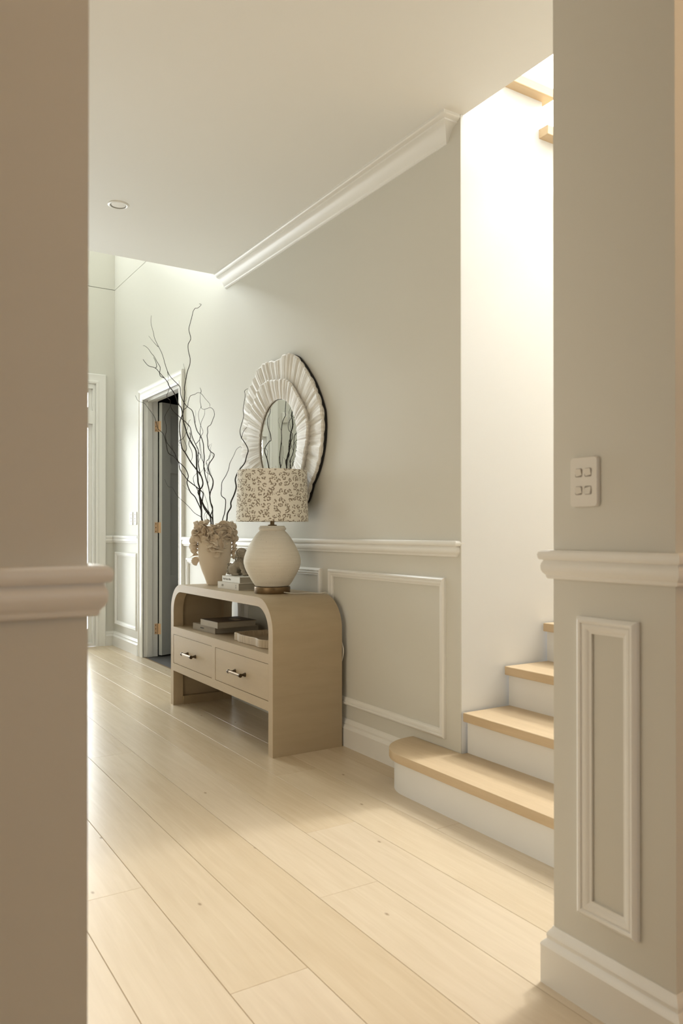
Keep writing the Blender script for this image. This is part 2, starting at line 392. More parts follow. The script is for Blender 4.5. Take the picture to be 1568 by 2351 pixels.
struct('wall_near_right', wp, M['wall'], 'grey wall end in the right foreground carrying the four-gang switch', 'wall')
ls = MB().box(-3.6, XN0, -1.1, -1.0, -.02, ZC).box(-3.7, -3.6, -1.1, HL-.12, -.02, ZC).box(-3.6, XN0, -1.0, HL-.12, ZC, ZC+.1)  # unseen room added to hold the hall fill light
struct('wall_left_room', ls, M['wall'], 'walls of the unseen side room added for the hall fill light', 'wall')
struct('floor_left_room', MB().box(-3.6, XN0, -1.0, HL, -.03, -.001), M['tread'], 'oak floor of the unseen side room added for the hall fill light', 'floor')
# lounge behind the camera
wb = MB().box(2.5, 2.6, -1.6, .5, -.02, ZC).box(2.5, 2.6, 2.1, 3.1, -.02, ZC).box(2.5, 2.6, .5, 2.1, -.02, .8).box(2.5, 2.6, .5, 2.1, 2.4, ZC)
wb.box(XN1, 2.6, -1.7, -1.6, -.02, ZC).box(XP1, 2.6, 3.1, 3.2, -.02, ZC)
struct('wall_back', wb, M['wall'], 'lounge walls behind the camera', 'wall')
# stair well
sw = MB().box(-3.5, -1.277, 5.25, 5.35, -.02, 3.6).box(-3.5, -2.5, 5.25, 5.35, 3.6, 5.4).box(-1.55, -1.277, 5.25, 5.35, 3.6, 5.4).box(-3.5, -1.277, 5.25, 5.35, 5.4, TOP)
struct('wall_stair_back', sw, M['stairwhite'], 'white wall at the back of the stair well, over the landing', 'wall')
struct('wall_stair_left', MB().box(-3.6, -3.5, 2.2, 5.35, -.02, TOP), M['stairwhite'], 'white outer wall of the upper stair flight', 'wall')
struct('wall_stair_front', MB().box(-3.6, XP0, 1.0, 1.1, ZC+.3, TOP), M['stairwhite'], 'upper storey wall facing down the stair well', 'wall')
vd = MB().box(XV, XV+.1, HL-.12, YW+.12, ZC+.3, TOP)
struct('wall_void', vd, M['wall'], 'upper wall above the ceiling edge, facing the entry void', 'wall')
# ceiling: hall slab with the stair opening, and the roofs above the two voids
ce = MB()
ce.box(XV, XE, HL-.12, YW, ZC, ZC+.3).box(XE, XP0, -1.6, YS, ZC, ZC+.3)
ce.box(XP0, 2.6, -1.6, 3.1, ZC, ZC+.3)
struct('ceiling', ce, M['ceil'], 'plain off-white ceiling of the hall', 'ceiling')
rf = MB().box(XF-.12, XV+.1, HL-.12, YW+.12, TOP, TOP+.1).box(-3.6, XP0+.12, 1.0, 5.35, TOP, TOP+.1)
struct('ceiling_upper', rf, M['ceil'], 'high ceiling over the entry void and the stair well', 'ceiling')
# upper floor between the two voids, closes the slab
uf = MB().box(XV+.1, -3.6, YW+.0, YW+.12, ZC+.3, TOP).box(XV+.1, -3.6, 1.0, 1.1, ZC+.3, TOP).box(-3.5, XE, YW+.0, YW+.12, ZC+.3, ZC+.301)
struct('wall_upper', uf, M['stairwhite'], 'upper storey wall above the hall ceiling', 'wall')
# dark side room behind the open door
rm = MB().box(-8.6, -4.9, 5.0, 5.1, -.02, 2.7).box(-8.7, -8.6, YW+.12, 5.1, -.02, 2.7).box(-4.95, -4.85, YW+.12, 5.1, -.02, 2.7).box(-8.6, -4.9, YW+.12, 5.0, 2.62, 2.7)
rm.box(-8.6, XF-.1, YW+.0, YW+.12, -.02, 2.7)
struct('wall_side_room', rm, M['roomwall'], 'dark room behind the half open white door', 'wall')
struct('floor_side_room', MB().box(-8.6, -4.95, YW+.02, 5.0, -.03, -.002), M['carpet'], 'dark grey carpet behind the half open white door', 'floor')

# ------------------------------------------------------------------ mouldings
DADO = [(0,0),(.020,0),(.025,-.004),(.027,-.010),(.026,-.018),(.024,-.022),(.017,-.023),(.0175,-.026),(.0205,-.032),(.0215,-.038),(.021,-.046),(.018,-.053),(.013,-.058),(.0125,-.060),(.012,-.064),(.009,-.067),(0,-.067)]
def dado(z): return [(u, z+v) for u, v in DADO]
BASE = [(0,0),(.022,0),(.022,.086),(.023,.090),(.021,.095),(.016,.101),(.0115,.105),(.0115,.109),(.0125,.114),(.011,.119),(.007,.125),(.004,.129),(.002,.134),(0,.134)]
CORN = [(0,0),(.004,0),(.006,-.0),(.008,.006),(.014,.010),(.018,.020),(.026,.034),(.040,.050),(.056,.058),(.066,.060),(.067,.066),(.078,.070),(.085,.076),(.085,.087),(0,.087)]
PAN = [(0,0),(0,.011),(.003,.015),(.008,.0175),(.013,.016),(.015,.012),(.018,.0135),(.024,.0125),(.030,.008),(.033,.0065),(.037,.006),(.037,0)]
struct('trim_1', MB().run(dado(1.026), [(DX1+.105, YW), (-2.4215, YW), (-2.4215, YW+.02)], -1), M['white'], 'white dado rail along the wall behind the console table', 'rail', smooth=True)
struct('trim_2', MB().run(dado(1.030), [(XF, EY1+.07), (XF, YW), (DX0-.105, YW)], -1), M['white'], 'short white dado rail in the far corner left of the door', 'rail', smooth=True)
struct('trim_3', MB().run(dado(1.016), [(XN1, -1.6), (XN1, YN), (XN0, YN), (XN0, HL)], -1), M['white'], 'blurred dado rail wrapping the tan wall end in the left foreground', 'rail', smooth=True)
struct('trim_4', MB().run(dado(1.018), [(XP0, 2.0), (XP0, YP), (XP1, YP), (XP1, 3.1)], -1), M['white'], 'dado rail wrapping the grey wall end below the four-gang switch', 'rail', smooth=True)
struct('baseboard_right', MB().run(BASE, [(DX1+.105, YW), (-2.66, YW)], -1), M['white'], 'white moulded baseboard behind the console table', 'baseboard', smooth=True)
struct('baseboard_far', MB().run(BASE, [(XF, EY1+.07), (XF, YW), (DX0-.105, YW)], -1), M['white'], 'white baseboard in the far corner left of the door', 'baseboard', smooth=True)
struct('baseboard_near_right', MB().run(BASE, [(XP0, 1.86), (XP0, YP), (XP1, YP), (XP1, 3.1)], -1), M['white'], 'moulded baseboard at the foot of the grey wall end', 'baseboard', smooth=True)
struct('baseboard_near_left', MB().run(BASE, [(XN1, -1.6), (XN1, YN), (XN0, YN), (XN0, HL)], -1), M['white'], 'baseboard at the foot of the tan wall end in the left foreground', 'baseboard', smooth=True)
struct('trim_5', MB().run([(u, ZC-.087+v) for u, v in CORN], [(XV+.015, YW), (XE-.087, YW), (XE-.087, YW+.015)], -1), M['white'], 'plaster cornice between the hall ceiling and the console wall', 'cornice', smooth=True)
def panel(name, x0, x1, z0, z1, label):
    struct(name, MB().frame(PAN, (x0, YW, z0), (1,0,0), (0,0,1), (0,-1,0), x1-x0, z1-z0), M['white'], label, 'moulding', smooth=True)
panel('trim_6', -3.413, -2.486, .204, .871, 'large picture-frame wall moulding between the console table and the stair')
panel('trim_7', -4.420, -3.490, .204, .871, 'wall moulding directly behind the white table lamp')
panel('trim_8', -5.425, -4.497, .204, .871, 'wall moulding behind the flower vase, beside the door')
panel('trim_9', -7.250, -6.605, .204, .878, 'narrow wall moulding in the far corner left of the door')
struct('trim_10', MB().frame(PAN, (-1.199, YP, .203), (1,0,0), (0,0,1), (0,-1,0), .158, .668), M['white'], 'tall narrow wall moulding on the grey wall end below the switch', 'moulding', smooth=True)

# ------------------------------------------------------------------ side door with casing
ARCH = [(0,0),(0,.021),(.006,.024),(.014,.024),(.022,.020),(.028,.014),(.034,.016),(.052,.014),(.070,.012),(.078,.016),(.086,.015),(.094,.010),(.094,0)]
def casing(mb, x0, x1, z1, prof, Yp):
    """three-sided mitred casing on a wall facing -y; x0,x1 outer edges, z1 outer top"""
    rings = [[(x0+d, Yp-p, 0) for d, p in prof], [(x0+d, Yp-p, z1-d) for d, p in prof], [(x1-d, Yp-p, z1-d) for d, p in prof], [(x1-d, Yp-p, 0) for d, p in prof]]
    return mb.loft(rings)
d1 = empty('door_1', (DX0, YW, 0), 'white panelled door standing open into the dark side room, with white casing and brass hinges', 'door'); d1['kind'] = 'structure'
build('casing', casing(MB(), DX0-.094, DX1+.1, DZ+.094, ARCH, YW), M['white'], d1, smooth=True)
jm = MB().box(DX0-.02, DX0, YW-.004, YW+.124, 0, DZ).box(DX1, DX1+.02, YW-.004, YW+.124, 0, DZ).box(DX0-.02, DX1+.02, YW-.004, YW+.124, DZ, DZ+.02)
jm.box(DX0, DX0+.012, YW+.03, YW+.072, 0, DZ).box(DX1-.012, DX1, YW+.03, YW+.072, 0, DZ).box(DX0, DX1, YW+.03, YW+.072, DZ-.012, DZ)
build('door_jamb', jm, M['white'], d1)
# leaf, hinged on the left jamb and opened about 112 degrees
LW, LT, LZ0, LZ1 = .815, .038, .012, 2.168
ang = math.radians(111); hx, hy = DX0+.010, YW+.131
du = Vector((math.cos(ang), math.sin(ang), 0)); dn = Vector((math.sin(ang), -math.cos(ang), 0))   # dn faces the hall
def leaf_pt(a, t, z): p = Vector((hx, hy, 0))+du*a+dn*t; return (p.x, p.y, z)
def leaf_box(mb, a0, a1, t0, t1, z0, z1):
    return mb.add([leaf_pt(a, t, z) for z in (z0, z1) for a, t in ((a0,t0),(a1,t0),(a1,t1),(a0,t1))],
                  [(0,3,2,1),(4,5,6,7),(0,1,5,4),(1,2,6,5),(2,3,7,6),(3,0,4,7)])
lf = MB(); leaf_box(lf, 0, LW, 0, LT-.013, LZ0, LZ1)
for a0, a1, z0, z1 in ((0,.095,LZ0,LZ1),(LW-.095,LW,LZ0,LZ1),(.095,LW-.095,LZ0,.16),(.095,LW-.095,.60,.69),(.095,LW-.095,1.57,1.65),(.095,LW-.095,LZ1-.095,LZ1)):
    leaf_box(lf, a0, a1, LT-.013, LT, z0, z1)
leaf = build('door_leaf', lf, M['door'], d1)
def hinge(z):
    mb = MB(); h = .09
    # one plate on the jamb, one on the leaf edge, knuckle between
    mb.box(DX0+.0005, DX0+.0025, YW+.096, YW+.124, z-h/2, z+h/2)
    kx, ky = hx+.004, hy-.002
    mb.lathe([(.0055, z-h/2), (.0055, z-h/6), (.005, z-h/6+.001), (.0055, z-h/6+.002), (.0055, z+h/6), (.005, z+h/6+.001), (.0055, z+h/6+.002), (.0055, z+h/2)], kx, ky, 10)
    p = [leaf_pt(-.0022, .002, 0), leaf_pt(-.0022, .026, 0), leaf_pt(-.0005, .026, 0), leaf_pt(-.0005, .002, 0)]
    mb.loft([[(a[0], a[1], z-h/2) for a in p], [(a[0], a[1], z+h/2) for a in p]])
    hg = build('hinge', mb, M['brass'], d1)
    sb = MB()
    for dz in (-.032, .0, .032):
        sb.add([(DX0+.0031, YW+.106+a, z+dz+b) for a, b in ((-.003,-.004),(.003,-.004),(.003,.004),(-.003,.004))], [(0,1,2,3)])
    build('screw', sb, M['darkbronze'], hg)
for z in (.235, 1.10, 1.965): hinge(z)

# ------------------------------------------------------------------ glazed entry on the far wall
w1 = empty('window_1', (XF, 1.155, 0), 'tall white glazed entry at the far end of the hall, bright with daylight', 'window'); w1['kind'] = 'structure'
def casing_x(mb, y0, y1, z1, prof, Xp):
    rings = [[(Xp+p, y0+d, 0) for d, p in prof], [(Xp+p, y0+d, z1-d) for d, p in prof], [(Xp+p, y1-d, z1-d) for d, p in prof], [(Xp+p, y1-d, 0) for d, p in prof]]
    return mb.loft(rings)
A2 = [(0,0),(0,.021),(.006,.024),(.016,.022),(.030,.016),(.060,.014),(.068,.020),(.078,.018),(.088,.010),(.088,0)]
build('casing', casing_x(MB(), EY0-.07, EY1+.07, 2.53, A2, XF), M['white'], w1, smooth=True)
sf = MB().box(XF-.115, XF-.01, EY1-.042, EY1, 0, EZ).box(XF-.115, XF-.01, EY0, EY0+.042, 0, EZ).box(XF-.115, XF-.01, EY0+.042, EY1-.042, EZ-.045, EZ).box(XF-.115, XF-.01, EY0+.042, EY1-.042, 0, .03)
sf.box(XF-.115, XF-.01, EY0+.042, EY1-.042, 2.07, 2.19)
sf.box(XF-.115, XF-.01, EY0+.37, EY0+.43, 0, EZ).box(XF-.115, XF-.01, EY1-.43, EY1-.37, 0, EZ)
build('window_frame', sf, M['white'], w1)
bays = [(EY0+.042, EY0+.37), (EY0+.43, EY1-.43), (EY1-.37, EY1-.042)]
for i, (y0, y1) in enumerate(bays):
    for z0, z1, bt in ((.03, 2.07, .13), (2.19, EZ-.045, .035)):
        s = .034 if i != 1 else (.09 if z0 < 1 else .034)
        mb = MB().box(XF-.09, XF-.05, y0, y0+s, z0, z1).box(XF-.09, XF-.05, y1-s, y1, z0, z1).box(XF-.09, XF-.05, y0+s, y1-s, z0, z0+bt).box(XF-.09, XF-.05, y0+s, y1-s, z1-.034, z1)
        sash = build('sash' if i != 1 or z0 > 1 else 'entry_door', mb, M['white'], w1)
        build('pane', MB().box(XF-.073, XF-.067, y0+s-.004, y1-s+.004, z0+bt-.004, z1-.03), M['glass'], sash)
        if i == 1 and z0 < 1:
            build('handle', MB().lathe([(.012, 1.0), (.012, 1.12)], XF-.03, y0+.045, 10), M['brass'], sash)
w2 = empty('window_2', (XF, 1.05, 3.8), 'high window of the entry void, above the glazed entry', 'window'); w2['kind'] = 'structure'
build('window_frame', MB().box(XF-.1, XF-.02, .45, .51, 3.8, 5.1).box(XF-.1, XF-.02, 1.59, 1.65, 3.8, 5.1).box(XF-.1, XF-.02, .51, 1.59, 3.8, 3.86).box(XF-.1, XF-.02, .51, 1.59, 5.04, 5.1), M['white'], w2)
build('pane', MB().box(XF-.063, XF-.057, .51, 1.59, 3.86, 5.04), M['glass'], w2)
w3 = empty('window_3', (-2.025, 5.25, 3.6), 'tall window over the stair landing, out of sight above', 'window'); w3['kind'] = 'structure'
build('window_frame', MB().box(-2.5, -2.44, 5.26, 5.33, 3.6, 5.4).box(-1.61, -1.55, 5.26, 5.33, 3.6, 5.4).box(-2.44, -1.61, 5.26, 5.33, 3.6, 3.66).box(-2.44, -1.61, 5.26, 5.33, 5.34, 5.4), M['white'], w3)
build('pane', MB().box(-2.44, -1.61, 5.293, 5.299, 3.66, 5.34), M['glass'], w3)
w4 = empty('window_4', (2.55, 1.3, .8), 'unseen lounge window behind the camera', 'window'); w4['kind'] = 'structure'
build('window_frame', MB().box(2.51, 2.58, .5, .56, .8, 2.4).box(2.51, 2.58, 2.04, 2.1, .8, 2.4).box(2.51, 2.58, .56, 2.04, .8, .86).box(2.51, 2.58, .56, 2.04, 2.34, 2.4), M['white'], w4)
build('pane', MB().box(2.543, 2.549, .56, 2.04, .86, 2.34), M['glass'], w4)

# ------------------------------------------------------------------ staircase
RISE, RUN, TT = .1665, .2285, .036
st = empty('staircase', (-1.83, 1.87, 0), 'white staircase with pale oak treads and a curved bottom step', 'stairs')
xr = XP0
def arc(cx, cy, r, a0, a1, n=14): return [(cx+r*math.cos(a0+(a1-a0)*i/n), cy+r*math.sin(a0+(a1-a0)*i/n)) for i in range(n+1)]
Y1 = 1.852
def bull(ins):
    r = .2-ins
    return [(xr, YW+.02), (xr, Y1+ins)]+[(-2.51, Y1+ins)]+[(-2.51+r*math.cos(a), Y1+.2+r*math.sin(a)) for a in [-PI/2-(PI/2)*i/14 for i in range(1, 15)]]+[(-2.51-r, YW-.0015)]
def bpoly(ins, yb):
    p = bull(ins); p[0] = (xr, yb)
    return p+[(XE+.008, YW-.0015), (XE+.008, yb)]
build('riser', MB().prism(bpoly(.022, Y1+.262), 'z', 0, RISE-TT), M['stairwhite'], st, smooth=True)
build('tread', MB().prism(bpoly(0, Y1+.262), 'z', RISE-TT, RISE), M['tread'], st, smooth=True, bevel=.003)
for i in range(1, 9):
    yn = 2.080+RUN*(i-1); z = RISE*(i+1)
    build('riser', MB().box(XE+.012, xr, yn+.026, yn+.046, z-RISE, z-TT), M['stairwhite'], st)
    build('tread', MB().box(XE+.014, xr, yn, yn+RUN+.03, z-TT, z), M['tread'], st, bevel=.003)
yl = 2.080+RUN*8; zl = RISE*10
build('riser', MB().box(XE+.012, xr, yl+.026, yl+.046, zl-RISE, zl-TT), M['stairwhite'], st)
build('landing', MB().box(-3.5, xr, yl, 5.25, zl-TT, zl), M['tread'], st)
# white side wall with the stepped top of the upper flight; its treads overhang it
UR = (2.986-zl)/8
nose = [2.579+RUN*k for k in range(8)]
poly = [(YW+.0, -.02), (5.2, -.02), (5.2, zl-TT)]
steps = []
for k in range(7, -1, -1):
    z = 2.986-UR*k; y = nose[k]
    yb = y-RUN-.03
    steps.append((y-.03, z-.041))
poly2 = [(YW, -.02), (nose[7]-.03, -.02)]
zprev = None
for (y, z) in steps:
    poly2.append((y, z)) if zprev is None else poly2.extend([(y, zprev), (y, z)])
    zprev = z
poly2 += [(YW, zprev)]
# build as columns so every face stays convex
mbw = MB()
ys = [YW+.004]+[s_y for s_y, _ in steps[::-1]]
zs = [z for _, z in steps[::-1]]
for k in range(8):
    mbw.box(XE-.10, XE, ys[k], ys[k+1], -.02, zs[k])
mbw.box(XE-.10, XE, ys[8], 5.2, -.02, zl-.04)
struct('wall_stair_side', mbw, M['stairwhite'], 'bright white wall beside the stair treads', 'wall')
up = empty('upper_flight', (-2.9, 3.4, zl), 'upper flight of oak treads high above the white stair wall', 'stairs')
for k in range(8):
    z = 2.986-UR*k; y = nose[k]
    build('tread', MB().box(-3.5, XE+.05, y-RUN-.049, y, z-.041, z), M['treadY'], up, bevel=.003)
    build('riser', MB().box(-3.5, XE-.003, y-.05, y-.03, z-UR, z-.041), M['stairwhite'], up)

# ------------------------------------------------------------------ switches, downlight, sensor
def rrect(w_, h_, r, n=5):
    pts = []
    for cx, cy, a in ((w_/2-r, h_/2-r, 0), (-w_/2+r, h_/2-r, PI/2), (-w_/2+r, -h_/2+r, PI), (w_/2-r, -h_/2+r, 1.5*PI)):
        pts += [(cx+r*math.cos(a+PI/2*i/n), cy+r*math.sin(a+PI/2*i/n)) for i in range(n+1)]
    return pts
def switch(name, x, y, z, w_, h_, rockers, label, group=None):
    t = empty(name, (x, y, z), label, 'switch', group)
    pl = [(x+a, z+b) for a, b in rrect(w_, h_, .008)]
    mb = MB(); ins = [(x+a*.965, z+b*.98) for a, b in rrect(w_, h_, .008)]
    mb.loft([[(p[0], y, p[1]) for p in pl], [(p[0], y-.007, p[1]) for p in pl], [(p[0], y-.010, p[1]) for p in ins]])
    build('plate', mb, M['plastic'], t)
    for k, (a, b, tilt) in enumerate(rockers):
        rr = [(x+a+p, z+b+q) for p, q in rrect(.017, .017, .003, 3)]
        mb = MB().loft([[(p[0], y-.0098, p[1]) for p in rr], [(p[0], y-.0125-(.0022*tilt*(1 if p[1] > z+b else -1)), p[1]) for p in rr]])
        build('rocker', mb, M['plastic'], t)
        rim = [(x+a+p, z+b+q) for p, q in rrect(.0195, .0195, .0035, 3)]
        build('rocker_gap', MB().loft([[(p[0], y-.0098, p[1]) for p in rim], [(p[0], y-.0104, p[1]) for p in rim]]), M['inkgap'], t)
M['inkgap'] = plain('plastic_shadow_gap', (.33, .30, .26, 1), .6, .2)
switch('light_switch', -1.1805, YP, 1.173, .076, .112, [(-.013, .021, 1), (.013, .021, 1), (-.013, -.019, 1), (.013, -.019, -1)], 'large white light switch with four rockers on the grey wall end')
switch('light_switch', -6.765, YW, 1.181, .076, .112, [(0, .028, 1), (0, 0, 1), (0, -.028, 1)], 'left one of the two small switch plates beside the far door')
switch('light_switch', -6.655, YW, 1.181, .076, .112, [(0, .028, 1), (0, 0, -1), (0, -.028, 1)], 'right one of the two small switch plates, nearest the far door')
dl = empty('downlight', (-4.0, 1.158, ZC), 'round white recessed downlight in the hall ceiling', 'downlight')
dx, dy = -4.005, 1.158
build('trim_ring', MB().lathe([(.042, ZC-.0), (.040, ZC-.004), (.0455, ZC-.0055), (.053, ZC-.003), (.055, ZC)], dx, dy, 40), M['white'], dl, smooth=True)
build('reflector', MB().lathe([(.041, ZC-.004), (.036, ZC-.0008)], dx, dy, 40, cap=False), M['ink'], dl, smooth=True)
build('lens', MB().lathe([(.036, ZC-.0012), (.001, ZC-.0012)], dx, dy, 40, cap=False), M['underlight'], dl)
sn = empty('motion_sensor', (XF, .235, 2.28), 'small white motion sensor in the far corner, reflected in the mirror', 'sensor')
sp = [(.235+a, 2.28+b) for a, b in rrect(.062, .11, .010)]
sp2 = [(.235+a*.8, 2.28+b*.9) for a, b in rrect(.062, .11, .010)]
build('housing', MB().loft([[(XF, p[0], p[1]) for p in sp], [(XF+.028, p[0], p[1]) for p in sp], [(XF+.038, p[0], p[1]) for p in sp2]]), M['plastic'], sn)
sp3 = [(.235+a*.6, 2.262+b*.42) for a, b in rrect(.062, .11, .010)]
build('lens', MB().loft([[(XF+.037, p[0], p[1]) for p in sp3], [(XF+.041, p[0], p[1]) for p in sp3]]), M['cord'], sn)

# ------------------------------------------------------------------ console table
CX0, CX1, CY0, CY1, CZ = -4.620, -3.245, 1.665, 2.049, .745
ct = empty('console_table', ((CX0+CX1)/2, (CY0+CY1)/2, 0), 'pale washed-oak console table with rounded top corners and two drawers', 'console table')
def arch(ins, r, n=14):
    x0, x1, zt = CX0+ins, CX1-ins, CZ-ins; r = r-ins if r-ins > .01 else .01
    p = [(x0, 0)]+[(x0+r-r*math.cos(PI/2*i/n), zt-r+r*math.sin(PI/2*i/n)) for i in range(n+1)]
    p += [(x1-r+r*math.sin(PI/2*i/n), zt-r+r*math.cos(PI/2*i/n)) for i in range(n+1)]+[(x1, 0)]
    return p
R = .165
build('shell', MB().ring(arch(0, R), arch(.020, R), 'y', CY0+.002, CY1), M['console'], ct, smooth=True)
FT = .045
ff = MB().ring(arch(.0005, R), arch(FT, R), 'y', CY0, CY0+.062)
fx0, fx1 = CX0+FT, CX1-FT
ff.box(fx0, fx1, CY0, CY0+.022, .436, .482).box(fx0, fx1, CY0, CY0+.022, .212, .258).box(-3.976, -3.928, CY0, CY0+.022, .258, .436)
build('front_frame', ff, M['consoleX'], ct, smooth=True)
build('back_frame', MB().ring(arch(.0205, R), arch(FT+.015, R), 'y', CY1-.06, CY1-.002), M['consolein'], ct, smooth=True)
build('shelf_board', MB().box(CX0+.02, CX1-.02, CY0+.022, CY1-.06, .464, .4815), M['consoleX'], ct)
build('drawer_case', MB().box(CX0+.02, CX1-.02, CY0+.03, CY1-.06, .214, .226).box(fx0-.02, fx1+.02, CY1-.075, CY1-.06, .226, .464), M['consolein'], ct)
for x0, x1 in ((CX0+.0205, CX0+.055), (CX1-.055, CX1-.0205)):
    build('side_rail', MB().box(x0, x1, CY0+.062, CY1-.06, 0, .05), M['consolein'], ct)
for x0, x1 in ((fx0, -3.976), (-3.928, fx1)):
    g = .0025
    dr = build('drawer', MB().box(x0+g, x1-g, CY0+.001, CY0+.021, .258+g, .436-g).box(x0+.02, x1-.02, CY0+.021, CY1-.09, .262, .40), M['consoleX'], ct, bevel=.0008)
    build('drawer_gap', MB().box(x0-.0005, x1+.0005, CY0+.0205, CY0+.0215, .2575, .4365), M['gap'], dr)
    xc, zc = (x0+x1)/2, .345; hy_ = CY0-.032
    hb = MB()
    def tx(x0_, x1_, r, yy, zz, n=14):
        hb.loft([[(x, yy+r*math.cos(2*PI*j/n), zz+r*math.sin(2*PI*j/n)) for j in range(n)] for x in (x0_, x1_)])
    tx(xc-.068, xc+.068, .0078, hy_, zc)
    hd = build('handle', hb, M['bronze'], dr, smooth=True)
    for sx in (-.060, .060):
        hb = MB(); tx(xc+sx*1.18-.005, xc+sx*1.18+.005, .0098, hy_, zc)
        prof = [(.0055, hy_), (.0055, CY0-.014), (.010, CY0-.003), (.0115, CY0+.001)]
        hb.loft([[(xc+sx+r*math.cos(2*PI*j/14), yy, zc+r*math.sin(2*PI*j/14)) for j in range(14)] for r, yy in prof])
        build('handle_post', hb, M['darkbronze'], dr, smooth=True)

# ------------------------------------------------------------------ table lamp
lx, ly = -3.596, 1.842
lp = empty('table_lamp', (lx, ly, CZ), 'white ribbed ceramic table lamp with a leopard-print drum shade', 'lamp')
build('base', MB().lathe([(.088, CZ), (.0925, CZ+.001), (.0935, CZ+.004), (.0935, CZ+.031), (.0915, CZ+.0345), (.02, CZ+.035)], lx, ly, 64), M['bronze'], lp, smooth=True)
bz = CZ+.0355
prof = [(.02, bz), (.080, bz), (.088, bz+.003), (.094, bz+.010), (.107, bz+.030), (.121, bz+.054), (.134, bz+.078), (.1425, bz+.098), (.1475, bz+.118), (.148, bz+.134), (.145, bz+.152), (.137, bz+.176), (.126, bz+.200), (.112, bz+.226), (.096, bz+.252), (.081, bz+.272), (.070, bz+.283), (.0655, bz+.288), (.068, bz+.292), (.072, bz+.296), (.0715, bz+.301), (.067, bz+.305), (.0655, bz+.311), (.062, bz+.313), (.02, bz+.313)]
build('body', MB().lathe(prof, lx, ly, 72), M['lampcer'], lp, smooth=True)
sz0, sz1 = 1.116, 1.379
build('stem', MB().lathe([(.023, bz+.313), (.024, bz+.315), (.024, bz+.318), (.012, bz+.320), (.011, bz+.322), (.011, sz0+.12), (.004, sz0+.122), (.004, sz1-.04)], lx, ly, 20), M['bronze'], lp, smooth=True)
def shade():
    n = 96; mb = MB(); rb, rt = .1875, .180
    rings = [[(lx+r*math.cos(2*PI*j/n), ly+r*math.sin(2*PI*j/n), z) for j in range(n)] for r, z in ((rb, sz0), (rb-.0005, sz0+.004), (rt+.0005, sz1-.004), (rt, sz1), (rt-.003, sz1), (rb-.003, sz0))]
    mb.loft(rings+[rings[0]], True, False)
    o = build('shade', mb, M['leopard'], lp, smooth=True)
    me = o.data; uvl = me.uv_layers.new(name='UVMap')
    for poly in me.polygons:
        an = []
        for li in poly.loop_indices:
            co = me.vertices[me.loops[li].vertex_index].co
            an.append(math.atan2(co.y, co.x))
        mxa = max(an)
        for li, a in zip(poly.loop_indices, an):
            if mxa-a > PI: a += 2*PI
            co = me.vertices[me.loops[li].vertex_index].co
            uvl.data[li].uv = (a*.185, co.z)
    return o
shade()
sr = MB()
for k in range(3):
    a = 2*PI*k/3
    sr.tube([(lx, ly, sz1-.045), (lx+.176*math.cos(a), ly+.176*math.sin(a), sz1-.012)], .0022, 6)
build('shade_spider', sr, M['bronze'], lp)
def cr(pts, sub=6):
    P = [Vector(p) for p in pts]; out = []
    for i in range(len(P)-1):
        p0, p1, p2, p3 = P[max(i-1, 0)], P[i], P[i+1], P[min(i+2, len(P)-1)]
        for s in range(sub):
            t = s/sub
            out.append(.5*((2*p1)+(p2-p0)*t+(2*p0-5*p1+4*p2-p3)*t*t+(3*p1-p0-3*p2+p3)*t*t*t))
    out.append(P[-1]); return out
build('cord', MB().tube(cr([(lx+.092, ly+.02, CZ+.008), (lx+.14, ly+.06, CZ+.004), (lx+.16, ly+.13, CZ+.0045), (lx+.20, ly+.165, CZ+.004), (lx+.21, CY1+.006, CZ-.004), (lx+.26, CY1+.008, .62), (lx+.33, CY1+.008, .52), (CX1+.004, CY1+.006, .47), (CX1-.03, CY1+.008, .40), (-3.36, CY1+.008, .33)]), .0028, 6), M['cord'], lp, smooth=True)

